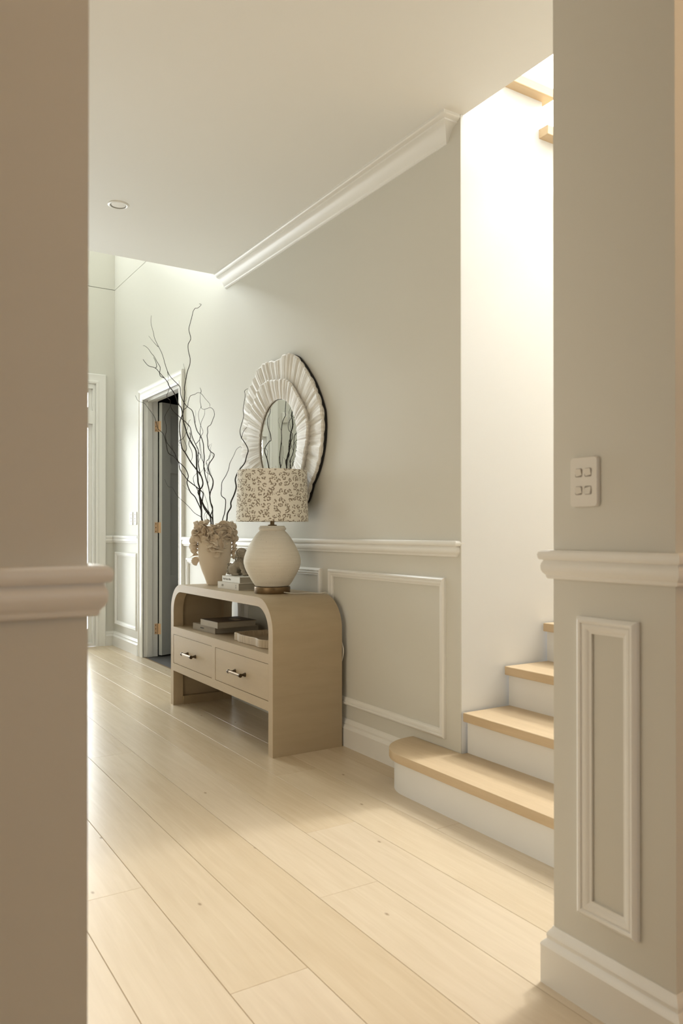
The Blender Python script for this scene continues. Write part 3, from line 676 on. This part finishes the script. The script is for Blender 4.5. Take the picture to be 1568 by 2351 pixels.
# ------------------------------------------------------------------ books and ornaments
def book(name, cx, cy, z0, w_, d_, t_, rot, cover, label, spine_text=None, tsize=.014, tx=0.0, shear=0.0, mark=False, top_print=False, group=None, round_spine=False, ink='ink'):
    """spine faces the room (local -y); w_ = spine length, d_ = depth, t_ = thickness"""
    t = empty(name, (cx, cy, z0), label, 'book', group); t.rotation_euler = (0, 0, rot)
    ct_ = .0025
    def local(nm, mb, mat, **k):
        for i, v in enumerate(mb.v): mb.v[i] = (v[0]+cx, v[1]+cy, v[2]+z0)
        return build(nm, mb, mat, t, **k)
    cov = MB().box(-w_/2, w_/2, -d_/2, d_/2, 0, ct_).box(-w_/2, w_/2, -d_/2, d_/2, t_-ct_, t_).box(-w_/2, w_/2, -d_/2, -d_/2+ct_, ct_, t_-ct_)
    c = local('cover', cov, M[cover], bevel=.0008)
    local('pages', MB().box(-w_/2+.005, w_/2-.005, -d_/2+ct_, d_/2-.005, ct_, t_-ct_), M['pages'])
    if spine_text:
        cu = bpy.data.curves.new('spine_title', 'FONT'); cu.body = spine_text; cu.size = tsize; cu.align_x = 'LEFT'; cu.align_y = 'CENTER'; cu.extrude = .0002; cu.shear = shear; cu.materials.append(M[ink])
        tmp = bpy.data.objects.new('tmp_text', cu); COL.objects.link(tmp)
        me_ = bpy.data.meshes.new_from_object(tmp.evaluated_get(bpy.context.evaluated_depsgraph_get())); bpy.data.objects.remove(tmp); me_.name = 'spine_title'
        if not me_.materials: me_.materials.append(M[ink])
        o = bpy.data.objects.new('spine_title', me_); COL.objects.link(o); o.parent = t
        o.location = (tx, -d_/2-.0004, t_/2); o.rotation_euler = (PI/2, 0, 0); ORG[o.name] = Vector((0,0,0))
    if mark:
        mb = MB().prism([(w_/2-.036, t_*.62), (w_/2-.030, t_*.62), (w_/2-.033, t_*.80)], 'y', -d_/2-.0005, -d_/2)
        mb.box(w_/2-.037, w_/2-.029, -d_/2-.0004, -d_/2, t_*.28, t_*.34).box(w_/2-.036, w_/2-.030, -d_/2-.0004, -d_/2, t_*.42, t_*.50)
        local('spine_emblem', mb, M['inkdark'])
    if top_print:
        local('top_cover', MB().box(-w_/2+.001, w_/2-.001, -d_/2+.002, d_/2-.001, t_, t_+.0012), M['bookdark'])
        local('cover_print', MB().box(-.02, .07, .01, .05, t_+.0012, t_+.0015), M['booktan'])
    return t
book('book', -3.963, 1.848, CZ, .258, .19, .0375, math.radians(2.5), 'bookcream', 'thick cream book under the thinner white one beside the lamp', '170', .018, -.085, shear=.35, mark=True)
book('book', -3.944, 1.858, CZ+.038, .222, .19, .0335, math.radians(1.5), 'bookwhite', 'white book carrying the stone lion on the console top', 'Pok Naak Allm', .0165, -.100)
book('book', -4.252, 1.870, .482, .300, .285, .038, math.radians(3), 'bookclay', 'large clay-coloured book, lower one on the open console shelf', 'INTERIOR', .011, -.045, ink='inkdark')
book('book', -4.152, 1.842, .5205, .232, .245, .034, math.radians(2), 'booktan', 'smaller dark-topped book, upper one on the open console shelf', 'E', .010, .0, top_print=True)

# carved stone lion
def lion():
    bx, by, bz_ = -3.985, 1.836, CZ+.0722
    t = empty('stone_lion', (bx, by, bz_), 'small grey carved stone lion sitting on the stacked white books', 'figurine')
    bm = bmesh.new()
    def ell(x, y, z, rx, ry, rz, rot=(0,0,0)):
        mat = Matrix.Translation((x, y, z)) @ Matrix.Rotation(rot[2], 4, 'Z') @ Matrix.Rotation(rot[1], 4, 'Y') @ Matrix.Rotation(rot[0], 4, 'X') @ Matrix.Diagonal((rx, ry, rz, 1))
        bmesh.ops.create_icosphere(bm, subdivisions=3, radius=1, matrix=mat)
    # faces +x; x forward
    ell(-.036, 0, .036, .030, .033, .034)                      # rump
    ell(-.028, -.026, .030, .026, .013, .029); ell(-.028, .026, .030, .026, .013, .029)   # haunches
    ell(-.012, -.028, .008, .020, .011, .009); ell(-.012, .028, .008, .020, .011, .009)   # hind paws
    ell(-.014, 0, .056, .028, .028, .036, (0, .55, 0))         # back
    ell(.008, 0, .080, .026, .028, .036, (0, .15, 0))          # chest
    for sy in (-1, 1):
        ell(.020, sy*.018, .052, .013, .012, .032, (0, -.35, 0)); ell(.033, sy*.019, .024, .0115, .011, .020, (0, -.15, 0)); ell(.040, sy*.019, .008, .017, .0125, .009)
    ell(.018, -.004, .124, .030, .030, .031)                   # head
    ell(.040, -.008, .116, .017, .020, .015); ell(.048, -.008, .121, .008, .010, .006)   # muzzle, nose
    ell(.041, -.009, .104, .013, .014, .006)                   # jaw
    ell(.034, -.023, .134, .008, .006, .006); ell(.036, .010, .134, .008, .006, .006)    # brows
    ell(.010, -.032, .134, .006, .007, .010); ell(.010, .026, .134, .006, .007, .010)    # ears
    # tail tuft
    for k in range(7): ell(-.062-.004*math.sin(k*.9), 0, .012+k*.0085, .011, .014-.0012*k, .009)
    me = bpy.data.meshes.new('body'); bm.to_mesh(me); bm.free()
    o = bpy.data.objects.new('body', me); COL.objects.link(o); o.parent = t; me.materials.append(M['stone']); ORG[o.name] = ORG[t.name]
    rm_ = o.modifiers.new('remesh', 'REMESH'); rm_.mode = 'VOXEL'; rm_.voxel_size = .0022; rm_.use_smooth_shade = True
    sm = o.modifiers.new('smooth', 'SMOOTH'); sm.iterations = 4; sm.factor = .5
    # curly mane
    bm = bmesh.new(); rnd = random.Random(3)
    for k in range(230):
        u = rnd.random(); th = rnd.uniform(0, 2*PI); ph = math.acos(1-1.55*u)
        d = Vector((math.sin(ph)*math.cos(th), math.sin(ph)*math.sin(th), math.cos(ph)))
        if d.x > .45 and d.z < .55: continue
        p = Vector((.013, -.003, .121))+Vector((d.x*.031, d.y*.032, d.z*.032))
        bmesh.ops.create_icosphere(bm, subdivisions=1, radius=rnd.uniform(.0028, .0046), matrix=Matrix.Translation(p))
    for k in range(130):
        th = rnd.uniform(.4, 2*PI-.4); z = rnd.uniform(.078, .112)
        p = Vector((.006+.030*math.cos(th), .031*math.sin(th), z))
        bmesh.ops.create_icosphere(bm, subdivisions=1, radius=rnd.uniform(.0028, .0044), matrix=Matrix.Translation(p))
    me = bpy.data.meshes.new('mane'); bm.to_mesh(me); bm.free(); me.materials.append(M['stone'])
    for p in me.polygons: p.use_smooth = True
    o = bpy.data.objects.new('mane', me); COL.objects.link(o); o.parent = t; ORG[o.name] = ORG[t.name]; o['kind'] = 'stuff'
    bm = bmesh.new()
    for k in range(40):
        th = rnd.uniform(0, 2*PI); q = rnd.random()
        p = Vector((-.064+.010*math.cos(th), .013*math.sin(th), .010+.058*q))
        bmesh.ops.create_icosphere(bm, subdivisions=1, radius=rnd.uniform(.004, .0055), matrix=Matrix.Translation(p))
    me = bpy.data.meshes.new('tail_tuft'); bm.to_mesh(me); bm.free(); me.materials.append(M['stone'])
    for p in me.polygons: p.use_smooth = True
    o = bpy.data.objects.new('tail_tuft', me); COL.objects.link(o); o.parent = t; ORG[o.name] = ORG[t.name]; o['kind'] = 'stuff'
    t.rotation_euler = (0, 0, math.radians(40))
lion()

# scalloped wooden tray on the open shelf
def tray():
    x0, x1, y0, y1, z0 = -3.835, -3.435, 1.728, 1.955, .482
    cx, cy = (x0+x1)/2, (y0+y1)/2
    t = empty('wooden_tray', (cx, cy, z0), 'scalloped pale wooden tray on the open console shelf', 'tray')
    n = 160; out = []
    a, b = (x1-x0)/2, (y1-y0)/2
    for j in range(n):
        th = 2*PI*j/n; e = .30
        x = math.copysign(abs(math.cos(th))**e, math.cos(th))*a; y = math.copysign(abs(math.sin(th))**e, math.sin(th))*b
        out.append((x, y))
    def wav(ins, z):
        r = []
        for x, y in out:
            k = 1.0
            dy = .013*math.sin(x/a*PI*1.75+.9); dx_ = .010*math.cos(y/b*PI*1.0)
            sx = (a-ins)/a; sy = (b-ins)/b
            wy = max(0, (abs(y)/b-.4)/.6); wx = max(0, (abs(x)/a-.7)/.3)
            r.append((cx+x*sx+math.copysign(dx_*wx, x), cy+y*sy+math.copysign(dy*wy, y), z))
        return r
    rings = [wav(.003, z0), wav(.0, z0+.003), wav(.0, z0+.039), wav(.002, z0+.042), wav(.008, z0+.0425), wav(.012, z0+.040), wav(.018, z0+.020), wav(.026, z0+.013), wav(.09, z0+.012)]
    build('tray_body', MB().loft(rings), M['tray'], t, smooth=True)
tray()

# ------------------------------------------------------------------ flower vase
vx, vy = -4.340, 1.836
vs = empty('flower_vase', (vx, vy, CZ), 'pale clay vase encrusted with clay petals round its rim', 'vase')
vprof = [(.02, CZ), (.043, CZ), (.0465, CZ+.003), (.049, CZ+.012), (.056, CZ+.034), (.066, CZ+.060), (.077, CZ+.086), (.083, CZ+.104), (.090, CZ+.130), (.096, CZ+.165), (.099, CZ+.205), (.0995, CZ+.245), (.098, CZ+.285), (.096, CZ+.325), (.094, CZ+.348), (.090, CZ+.352), (.085, CZ+.348), (.087, CZ+.300), (.088, CZ+.23), (.02, CZ+.20)]
build('vase_body', MB().lathe(vprof, vx, vy, 64), M['clay'], vs, smooth=True)
def vrad(z):
    for (r0, z0), (r1, z1) in zip(vprof[:15], vprof[1:15]):
        if z0 <= z <= z1 and z1 > z0: return r0+(r1-r0)*(z-z0)/(z1-z0)
    return .094
def petal_mesh(seed):
    """fan-shaped curled petal, growing along +y from the origin, up = +z"""
    rnd = random.Random(seed); n, mrad = 9, 4; rows = []
    ph = rnd.uniform(0, 6); amp = rnd.uniform(.16, .3)
    for i in range(mrad+1):
        q = i/mrad; row = []
        for j in range(n):
            a = (j/(n-1)-.5)*2*math.radians(62)
            r = q*(1+.16*math.cos(3*a+ph))
            x = r*math.sin(a)*.92; y = r*math.cos(a)
            z = .30*q*q - .75*max(0, q-.62) + amp*q*math.sin(a*2.6+ph)
            row.append((x, y, z))
        rows.append(row)
    vs_, fs_ = [], []
    for row in rows: vs_ += row
    for i in range(mrad):
        for j in range(n-1): fs_.append((i*n+j, i*n+j+1, (i+1)*n+j+1, (i+1)*n+j))
    me = bpy.data.meshes.new('petal'); me.from_pydata(vs_, [], fs_); me.update()
    for p in me.polygons: p.use_smooth = True
    me.materials.append(M['clay'])
    return me
pm = [petal_mesh(k) for k in range(5)]
rnd = random.Random(11)
cam_az = math.atan2(-vy, -vx)            # direction from the vase to the camera
def put_petal(th, z, size, tilt, roll, inset=0.0, face=None):
    r = vrad(min(z, CZ+.345))-inset
    p = Vector((r*math.cos(th), r*math.sin(th), z-CZ))
    out = Vector((math.cos(th), math.sin(th), 0)); up_ = Vector((0, 0, 1)); side = up_.cross(out)
    g = (out*math.cos(tilt)+up_*math.sin(tilt)).normalized()               # growth direction
    g = (Matrix.Rotation(roll, 3, out) @ g).normalized()
    zax = (up_*math.cos(tilt)-out*math.sin(tilt)); zax = (Matrix.Rotation(roll, 3, out) @ zax).normalized()
    xax = g.cross(zax).normalized(); zax = xax.cross(g).normalized()
    o = bpy.data.objects.new('petal', rnd.choice(pm)); COL.objects.link(o); o.parent = vs
    mat = Matrix((xax, g, zax)).transposed().to_4x4(); mat.translation = p
    o.matrix_local = mat @ Matrix.Diagonal((size, size, size, 1))
    s = o.modifiers.new('thickness', 'SOLIDIFY'); s.thickness = .045; s.offset = 0
    ORG[o.name] = ORG[vs.name]
for row, (z, cnt, size) in enumerate(((CZ+.354, 17, .036), (CZ+.342, 19, .040), (CZ+.326, 19, .041), (CZ+.308, 18, .041), (CZ+.290, 16, .040), (CZ+.272, 11, .038))):
    for k in range(cnt):
        th = 2*PI*(k+.5*(row % 2))/cnt+rnd.uniform(-.12, .12)
        put_petal(th, z+rnd.uniform(-.006, .006), size*rnd.uniform(.85, 1.12), rnd.uniform(-.5, 1.0) if row > 0 else rnd.uniform(.2, 1.1), rnd.uniform(-1.5, 1.5), .004)
# cascades hanging down left, right (as seen) and in front
for ta, zs_, sz_ in ((PI/2, (.262, .236, .208, .178, .148, .250, .222), .046), (-PI/2, (.262, .240, .216, .190, .165, .20), .044), (0.0, (.268, .264, .262, .258, .262, .250, .246, .240, .236, .222, .215, .196), .038), (PI, (.26, .23, .20), .042)):
    for i, zz in enumerate(zs_):
        # image left is at azimuth cam_az-90deg
        th = cam_az-ta+rnd.uniform(-.16, .16) if ta != 0 else cam_az+.12+rnd.uniform(-.75, .75)*max(.08, (zz-.19)/.08)
        put_petal(th, CZ+zz, sz_*rnd.uniform(.9, 1.1), rnd.uniform(-.2, .7) if abs(abs(ta)-PI/2) < .1 else rnd.uniform(.5, 1.2)*(-1 if i > 1 else 1), rnd.uniform(-1.0, 1.0), .003)

# ------------------------------------------------------------------ willow branches
def px(x, y, depth_off=0.0):
    """world point that the photograph shows at pixel (x, y), on the vertical plane through the vase facing the camera, moved by depth_off metres"""
    d = FWD+RGT*((x-784)/F_PX)-UP*((y-1175.5-38.463)/F_PX)
    base = Vector((vx, vy, CAM_H))-Vector((0, 0, CAM_H)); t = (base.dot(FWD)+depth_off)/d.dot(FWD)
    return Vector((0, 0, CAM_H))+d*t
def A(*p): return [(400+x/7.84, 1000+y/7.84) for x, y in p]
def B(*p): return [(310+x/9.2235, 690+y/9.2235) for x, y in p]
def Cc(*p): return [(330+x/8.711, 890+y/8.711) for x, y in p]
def Dm(*p): return [(520+x/5.3423, 780+y/5.3423) for x, y in p]
branches = [
 ('tallest dark willow branch, its hooked tip rising highest above the vase', .0030, -.10,
  B((1360,70),(1400,85),(1360,135),(1310,165),(1275,165),(1230,230),(1210,320),(1165,490),(1140,620),(1180,790),(1160,860),(1125,930),(1130,1070),(1165,1220),(1160,1350),(1110,1500),(1075,1680),(1045,1850))
  +Cc((820,100),(805,300),(795,450),(780,530),(740,620),(722,720),(720,850),(735,1000),(745,1120),(775,1230),(820,1290),(880,1390),(940,1490),(1040,1620),(1110,1710))
  +A((480,720),(510,810),(515,880),(490,940),(430,1010),(455,1090),(500,1190),(545,1280),(600,1360),(640,1440),(660,1530)),
  [Cc((1320,380),(1315,320),(1230,220),(1160,130),(1090,98),(1020,135),(930,170),(890,290),(875,380),(800,440)), Cc((795,720),(785,850),(785,1000),(830,1100),(857,1220),(820,1290)), Cc((1125,0),(1135,25),(1150,70),(1132,112)),
   Cc((940,640),(905,670),(890,760),(865,840),(820,960),(770,1030),(710,1060),(725,1120))]),
 ('thick willow branch leaning left across the door casing, blunt tip', .0036, .06,
  B((170,1245),(215,1310),(290,1385),(430,1430),(530,1540),(620,1640),(690,1730),(710,1790))
  +Cc((530,0),(620,130),(690,320),(740,390),(775,490),(785,600),(795,690),(830,800),(880,960),(960,1110),(1040,1250),(1055,1400),(1060,1600),(1080,1800))
  +A((430,850),(460,960),(455,1080),(470,1200),(490,1350),(497,1510)),
  [B((170,955),(205,960),(280,1020),(340,1110),(400,1180),(460,1290),(530,1410),(525,1490),(520,1560),(550,1610),(620,1640)), B((430,1430),(460,1390),(430,1280),(390,1200)), A((405,680),(350,740),(345,800),(365,880),(410,960),(440,1030)), Cc((930,1480),(970,1400),(960,1270),(900,1130),(935,1000),(920,900))]),
 ('slender forked willow branch whose split tip is second highest', .0026, .14,
  B((345,320),(335,430),(350,540),(385,660),(415,800),(490,960),(560,1100),(605,1230),(640,1360),(685,1490),(740,1600),(840,1710),(920,1790))
  +Cc((730,0),(740,150),(800,290),(870,380),(960,450),(1000,560),(1025,720),(1070,870),(1140,970),(1190,1120),(1200,1280),(1210,1400),(1200,1550),(1215,1680))
  +A((560,730),(600,870),(625,970),(640,1080),(655,1200),(690,1290),(680,1370),(655,1440),(690,1520)),
  [B((290,750),(370,850),(430,920),(490,980)), B((685,1500),(705,1620),(690,1730)), A((510,940),(520,1000),(560,1110),(600,1240),(610,1330),(640,1400)), A((470,0),(460,60),(460,130),(490,300),(520,480),(545,620)), A((650,300),(640,400),(580,460),(590,520),(610,640),(600,760),(605,880)), Cc((1200,1500),(1150,1400),(1120,1200),(1115,1050))]),
 ('wavy willow branch crossing the dark doorway just left of the casing', .0027, -.05,
  B((705,1740),(730,1850))+Cc((505,30),(490,80),(460,160),(480,210),(525,250),(532,340),(550,410),(600,480),(700,570),(780,640),(860,710),(930,800),(960,950),(1010,1080),(1080,1220),(1090,1290),(1085,1400),(1090,1530),(1120,1680))
  +A((465,680),(495,760),(515,840),(500,920),(465,980),(455,1070),(490,1170),(490,1300),(490,1400),(505,1510)),
  [Cc((1150,410),(1140,340),(1128,270),(1132,120)), Cc((1155,375),(1100,480),(1100,620),(1140,760),(1185,880),(1150,960),(1110,1050),(1040,1130)), Cc((1220,440),(1210,550),(1150,690),(1130,830),(1130,960)),
   Cc((1090,1290),(1140,1370),(1110,1450),(1085,1530))]),
 ('thin willow branch reaching furthest left, crossing the top hinge', .0024, .10,
  [(310.8,908),(316.7,919.8),(331,925.7)]+Cc((60,370),(150,490),(220,600),(270,770),(300,840),(380,910),(420,1000),(450,1130),(480,1280),(530,1340),(590,1370),(680,1470),(780,1560),(850,1650),(890,1760))
  +A((243,775),(230,850),(260,950),(300,1030),(370,1100),(420,1200),(470,1310),(490,1400),(502,1510)), []),
 ('willow branch beginning mid-doorway and curling down beside the casing', .0025, .03,
  Cc((525,360),(510,410),(440,530),(420,620),(450,760),(450,880),(435,960),(460,1090),(530,1190),(620,1310),(650,1400),(700,1500),(720,1620),(770,1720))
  +A((165,700),(240,800),(300,850),(380,910),(450,970),(520,1040),(505,1180),(530,1290),(580,1370),(640,1450),(655,1520)), [A((600,1340),(550,1410),(535,1480),(560,1540)), A((612,1390),(580,1430),(580,1480),(620,1530))]),
 ('willow branch with a rounded loop at its tip, right of the main bunch', .0026, -.08,
  Cc((1155,410),(1195,435),(1260,420),(1330,400),(1390,440),(1415,540),(1380,640),(1340,740),(1280,790),(1280,900),(1265,960),(1280,1060),(1285,1180),(1330,1270),(1405,1330),(1390,1400),(1310,1520),(1295,1620),(1330,1740))
  +A((665,730),(693,790),(700,860),(685,940),(650,1020),(640,1120),(660,1230),(690,1330),(690,1400),(695,1510)),
  [Cc((1330,1290),(1330,1330),(1290,1440),(1250,1480),(1270,1580),(1280,1700)), Cc((1200,1540),(1240,1680),(1330,1740)), Cc((1290,1200),(1330,1130))]),
 ('hair-thin low willow twig sweeping in from the doorway', .0015, .05,
  [(378,1100),(385.8,1116.6),(395.6,1119.6),(407.3,1139),(424.9,1154.8)]+A((280,1300),(350,1380),(420,1430),(480,1465),(500,1540)), []),
 ('thick wavy willow branch on the right, rising past the lamp shade to the mirror', .0032, -.02,
  Dm((262,600),(222,628),(228,690),(205,850),(210,940),(180,1050),(165,1130),(185,1210))+A((1230,70),(1300,180),(1330,270),(1300,380),(1270,490),(1210,570),(1150,650),(1105,760),(1100,820),(1115,930),(1080,1060),(1020,1200),(1020,1290),(960,1400),(942,1540)),
  [Dm((185,1205),(205,1130),(250,1070))]),
 ('thin willow branch with a drooping tip between the bunch and the lamp', .0022, .04,
  A((1215,225),(1190,200),(1120,250),(1070,360),(1000,500),(980,600),(930,720),(860,840),(850,960),(850,1080),(920,1150),(920,1280),(905,1400),(872,1510)), []),
]
rim_top = CZ+.30
wr_ = random.Random(21)
def wisps(P, cnt, lo, hi):
    """hair-thin side shoots leaving a stem, as point lists"""
    out = []
    for _ in range(cnt):
        k = int(wr_.uniform(lo, hi)*(len(P)-2))
        a, b = P[k], P[k+1]; d = (a-b).normalized(); side = d.cross(Vector((wr_.uniform(-1, 1), wr_.uniform(-1, 1), wr_.uniform(-.3, .3)))).normalized()
        L = wr_.uniform(.035, .10); q = [b]; cur = b.copy(); dv = (d*.8+side*.7).normalized()
        for st in range(6):
            dv = (dv+side*wr_.uniform(-.55, .55)+Vector((0, 0, .12))).normalized(); cur = cur+dv*L/6; q.append(cur.copy())
        out.append(q[::-1])
    return out
for bi, (lab, r0, dep, pts, twigs) in enumerate(branches):
    n = len(pts); P = []
    for i, (x, y) in enumerate(pts):
        q = 1-i/(n-1)                                        # 1 at the tip, 0 at the vase
        P.append(px(x, y, dep*q+.018*math.sin(i*1.3+bi)*q))
    foot = P[-1]
    # continue down inside the vase toward its middle
    bot = Vector((vx+(foot.x-vx)*.35, vy+(foot.y-vy)*.35, CZ+.215))
    P += [foot.lerp(bot, .5), bot]
    C2 = cr(P, 4); mN = len(C2)
    rad = [r0*1.3*(.30+.70*min(1, (i/mN)*1.35)) for i in range(mN)]
    o = empty('willow_branch', bot, lab, 'branch', 'dark willow branches in the clay vase')
    build('stem', MB().tube(C2, rad, 6), M['bark'], o, smooth=True)
    for q_ in wisps(P[:n], {0: 4, 1: 4, 2: 4, 3: 5, 4: 1, 5: 2, 6: 5, 8: 1}.get(bi, 0), .35, .85):
        C4 = cr(q_, 3); build('twig', MB().tube(C4, [.0005+.0005*i/len(C4) for i in range(len(C4))], 4), M['bark'], o, smooth=True)
    for tw in twigs:
        # depth of the nearest stem point at the joint
        e = tw[-1]; k = min(range(n), key=lambda i: (pts[i][0]-e[0])**2+(pts[i][1]-e[1])**2); k0 = min(range(n), key=lambda i: (pts[i][0]-tw[0][0])**2+(pts[i][1]-tw[0][1])**2)
        s_pt = tw[0]
        if (pts[k0][0]-tw[0][0])**2+(pts[k0][1]-tw[0][1])**2 < (pts[k][0]-e[0])**2+(pts[k][1]-e[1])**2: k = k0; rev = True
        else: rev = False
        q = 1-k/(n-1); d0 = dep*q+.018*math.sin(k*1.3+bi)*q
        T = [px(x, y, d0+.02*math.sin(j*.9)*(1-abs(0-(j if rev else len(tw)-1-j))/len(tw))*0) for j, (x, y) in enumerate(tw)]
        if rev: T = T[::-1]
        C3 = cr(T, 4); build('twig', MB().tube(C3, [r0*(.30+.34*i/len(C3)) for i in range(len(C3))], 5), M['bark'], o, smooth=True)

# ------------------------------------------------------------------ mirror
def mirror():
    mx_, mz_ = -3.940, 1.572
    t = empty('wall_mirror', (mx_, YW, mz_), 'round mirror in a pleated cream shell frame on the wall', 'mirror')
    polar = {}
    raw = [(-3.425,1.633),(-3.433,1.693),(-3.492,1.803),(-3.595,1.928),(-3.66,1.99),(-3.721,2.036),(-3.78,2.058),(-3.834,2.067),(-3.88,2.068),(-3.923,2.055),(-3.97,2.052),(-4.014,2.062),(-4.075,2.062),(-4.135,2.064),(-4.225,2.020),(-4.262,1.985),(-4.318,1.940),(-4.352,1.890),(-4.388,1.820),(-4.405,1.72),(-4.428,1.614),(-4.425,1.542),(-4.41,1.49),(-4.385,1.40),(-4.335,1.315),(-4.255,1.235),(-4.16,1.185),(-4.05,1.16),(-3.94,1.15),(-3.83,1.15),(-3.73,1.165),(-3.66,1.19),(-3.603,1.222),(-3.551,1.307),(-3.475,1.405),(-3.433,1.528)]
    pol = sorted((math.atan2(z-mz_, x-mx_), math.hypot(x-mx_, z-mz_)) for x, z in raw)
    def rout(a):
        a = (a+PI) % (2*PI)-PI
        ext = [(pol[-1][0]-2*PI, pol[-1][1])]+pol+[(pol[0][0]+2*PI, pol[0][1])]
        for (a0, r0_), (a1, r1_) in zip(ext, ext[1:]):
            if a0 <= a <= a1:
                q = (a-a0)/(a1-a0+1e-9); return r0_+(r1_-r0_)*q
        return .5
    NA = 720; rnd = random.Random(5)
    ridge = [0]*NA
    a = 0
    # irregular pleats
    k = 0.0; ks = []
    while k < NA:
        wd = rnd.uniform(9, 21); ks.append((k, wd, rnd.uniform(.5, 1.0))); k += wd
    def pleat(i, shift=0):
        i = (i+shift) % NA
        for k0, wd, h in ks:
            if k0 <= i < k0+wd:
                q = (i-k0)/wd; return h*(math.sin(PI*q)**.8)
        return 0
    fine = [rnd.uniform(-1, 1) for _ in range(NA)]
    def fn(i): return (fine[i % NA]+fine[(i+1) % NA]+fine[(i-1) % NA])/3
    RI, a_in, b_in = .0, .236, .250
    def ell(an, ax, bx_): return 1/math.sqrt((math.cos(an)/ax)**2+(math.sin(an)/bx_)**2)
    dz = -.010
    def layer(defs, nm):
        """defs: list of (radius function, proud, pleat weight)"""
        mb = MB(); rings = []
        for rf_, pr, pw, sh in defs:
            ring = []
            for i in range(NA):
                an = 2*PI*i/NA; r = rf_(i, an)
                y = YW-(pr+pw*(pleat(i, sh)-.5)+.0032*fn(i)*(1 if pw else 0))
                ring.append((mx_+r*math.cos(an), y, mz_+r*math.sin(an)))
            rings.append(ring)
        mb.loft(rings, True, False)
        o = build(nm, mb, M['shell'], t, smooth=True)
        me = o.data; uvl = me.uv_layers.new(name='UVMap')
        for poly in me.polygons:
            an = [math.atan2(me.vertices[me.loops[li].vertex_index].co.z, me.vertices[me.loops[li].vertex_index].co.x) for li in poly.loop_indices]; mxa = max(an)
            for li, q in zip(poly.loop_indices, an):
                if mxa-q > PI: q += 2*PI
                co = me.vertices[me.loops[li].vertex_index].co; uvl.data[li].uv = (q/(2*PI), math.hypot(co.x, co.z))
        return o
    def rin(i, an): return ell(an, a_in, b_in)
    def rmid(i, an): return .362+.012*math.sin(an*3+1)+.008*math.sin(an*7)+.006*(pleat(i, 4)-.5)+.003*fn(i)+.02*max(0, math.cos(an-2.4))
    def ro(i, an): return rout(an)-.006+.007*(pleat(i)-.5)
    layer([(lambda i, a: ro(i, a)-.004, .018, 0, 0), (lambda i, a: ro(i, a), .030, .006, 0), (lambda i, a: ro(i, a)-.008, .036, .009, 0), (lambda i, a: .72*ro(i, a)+.28*rmid(i, a), .036, .012, 0), (lambda i, a: .4*ro(i, a)+.6*rmid(i, a), .032, .011, 0), (lambda i, a: rmid(i, a)-.02, .024, .007, 0)], 'outer_frame')
    layer([(lambda i, a: rmid(i, a)-.012, .022, 0, 0), (lambda i, a: rmid(i, a), .044, .008, 4), (lambda i, a: rmid(i, a)-.008, .050, .009, 4), (lambda i, a: .5*rmid(i, a)+.5*rin(i, a), .045, .011, 4), (lambda i, a: .15*rmid(i, a)+.85*rin(i, a), .037, .008, 4), (rin, .033, .003, 4), (lambda i, a: rin(i, a)-.001, .022, 0, 0)], 'inner_frame')
    bk = MB(); n = 180
    rg = lambda sc_, pr: [(mx_+(rout(2*PI*i/n)-sc_)*math.cos(2*PI*i/n), YW-pr, mz_+(rout(2*PI*i/n)-sc_)*math.sin(2*PI*i/n)) for i in range(n)]
    bk.loft([rg(.016, .001), rg(.009, .004), rg(.009, .0185)], True, True)
    build('backing', bk, M['black'], t, smooth=True)
    gl = MB(); gr = lambda pr, s: [(mx_+(ell(2*PI*i/120, a_in, b_in)+s)*math.cos(2*PI*i/120), YW-pr, mz_+(ell(2*PI*i/120, a_in, b_in)+s)*math.sin(2*PI*i/120)) for i in range(120)]
    gl.loft([gr(.019, .004), gr(.0225, .004)]); build('mirror_glass', gl, M['mirror'], t)
    lip = MB(); lip.loft([gr(.0226, .003), gr(.0245, .002), gr(.0245, -.003), gr(.0226, -.004)], True, False); build('glass_lip', lip, M['darkbronze'], t, smooth=True)
mirror()
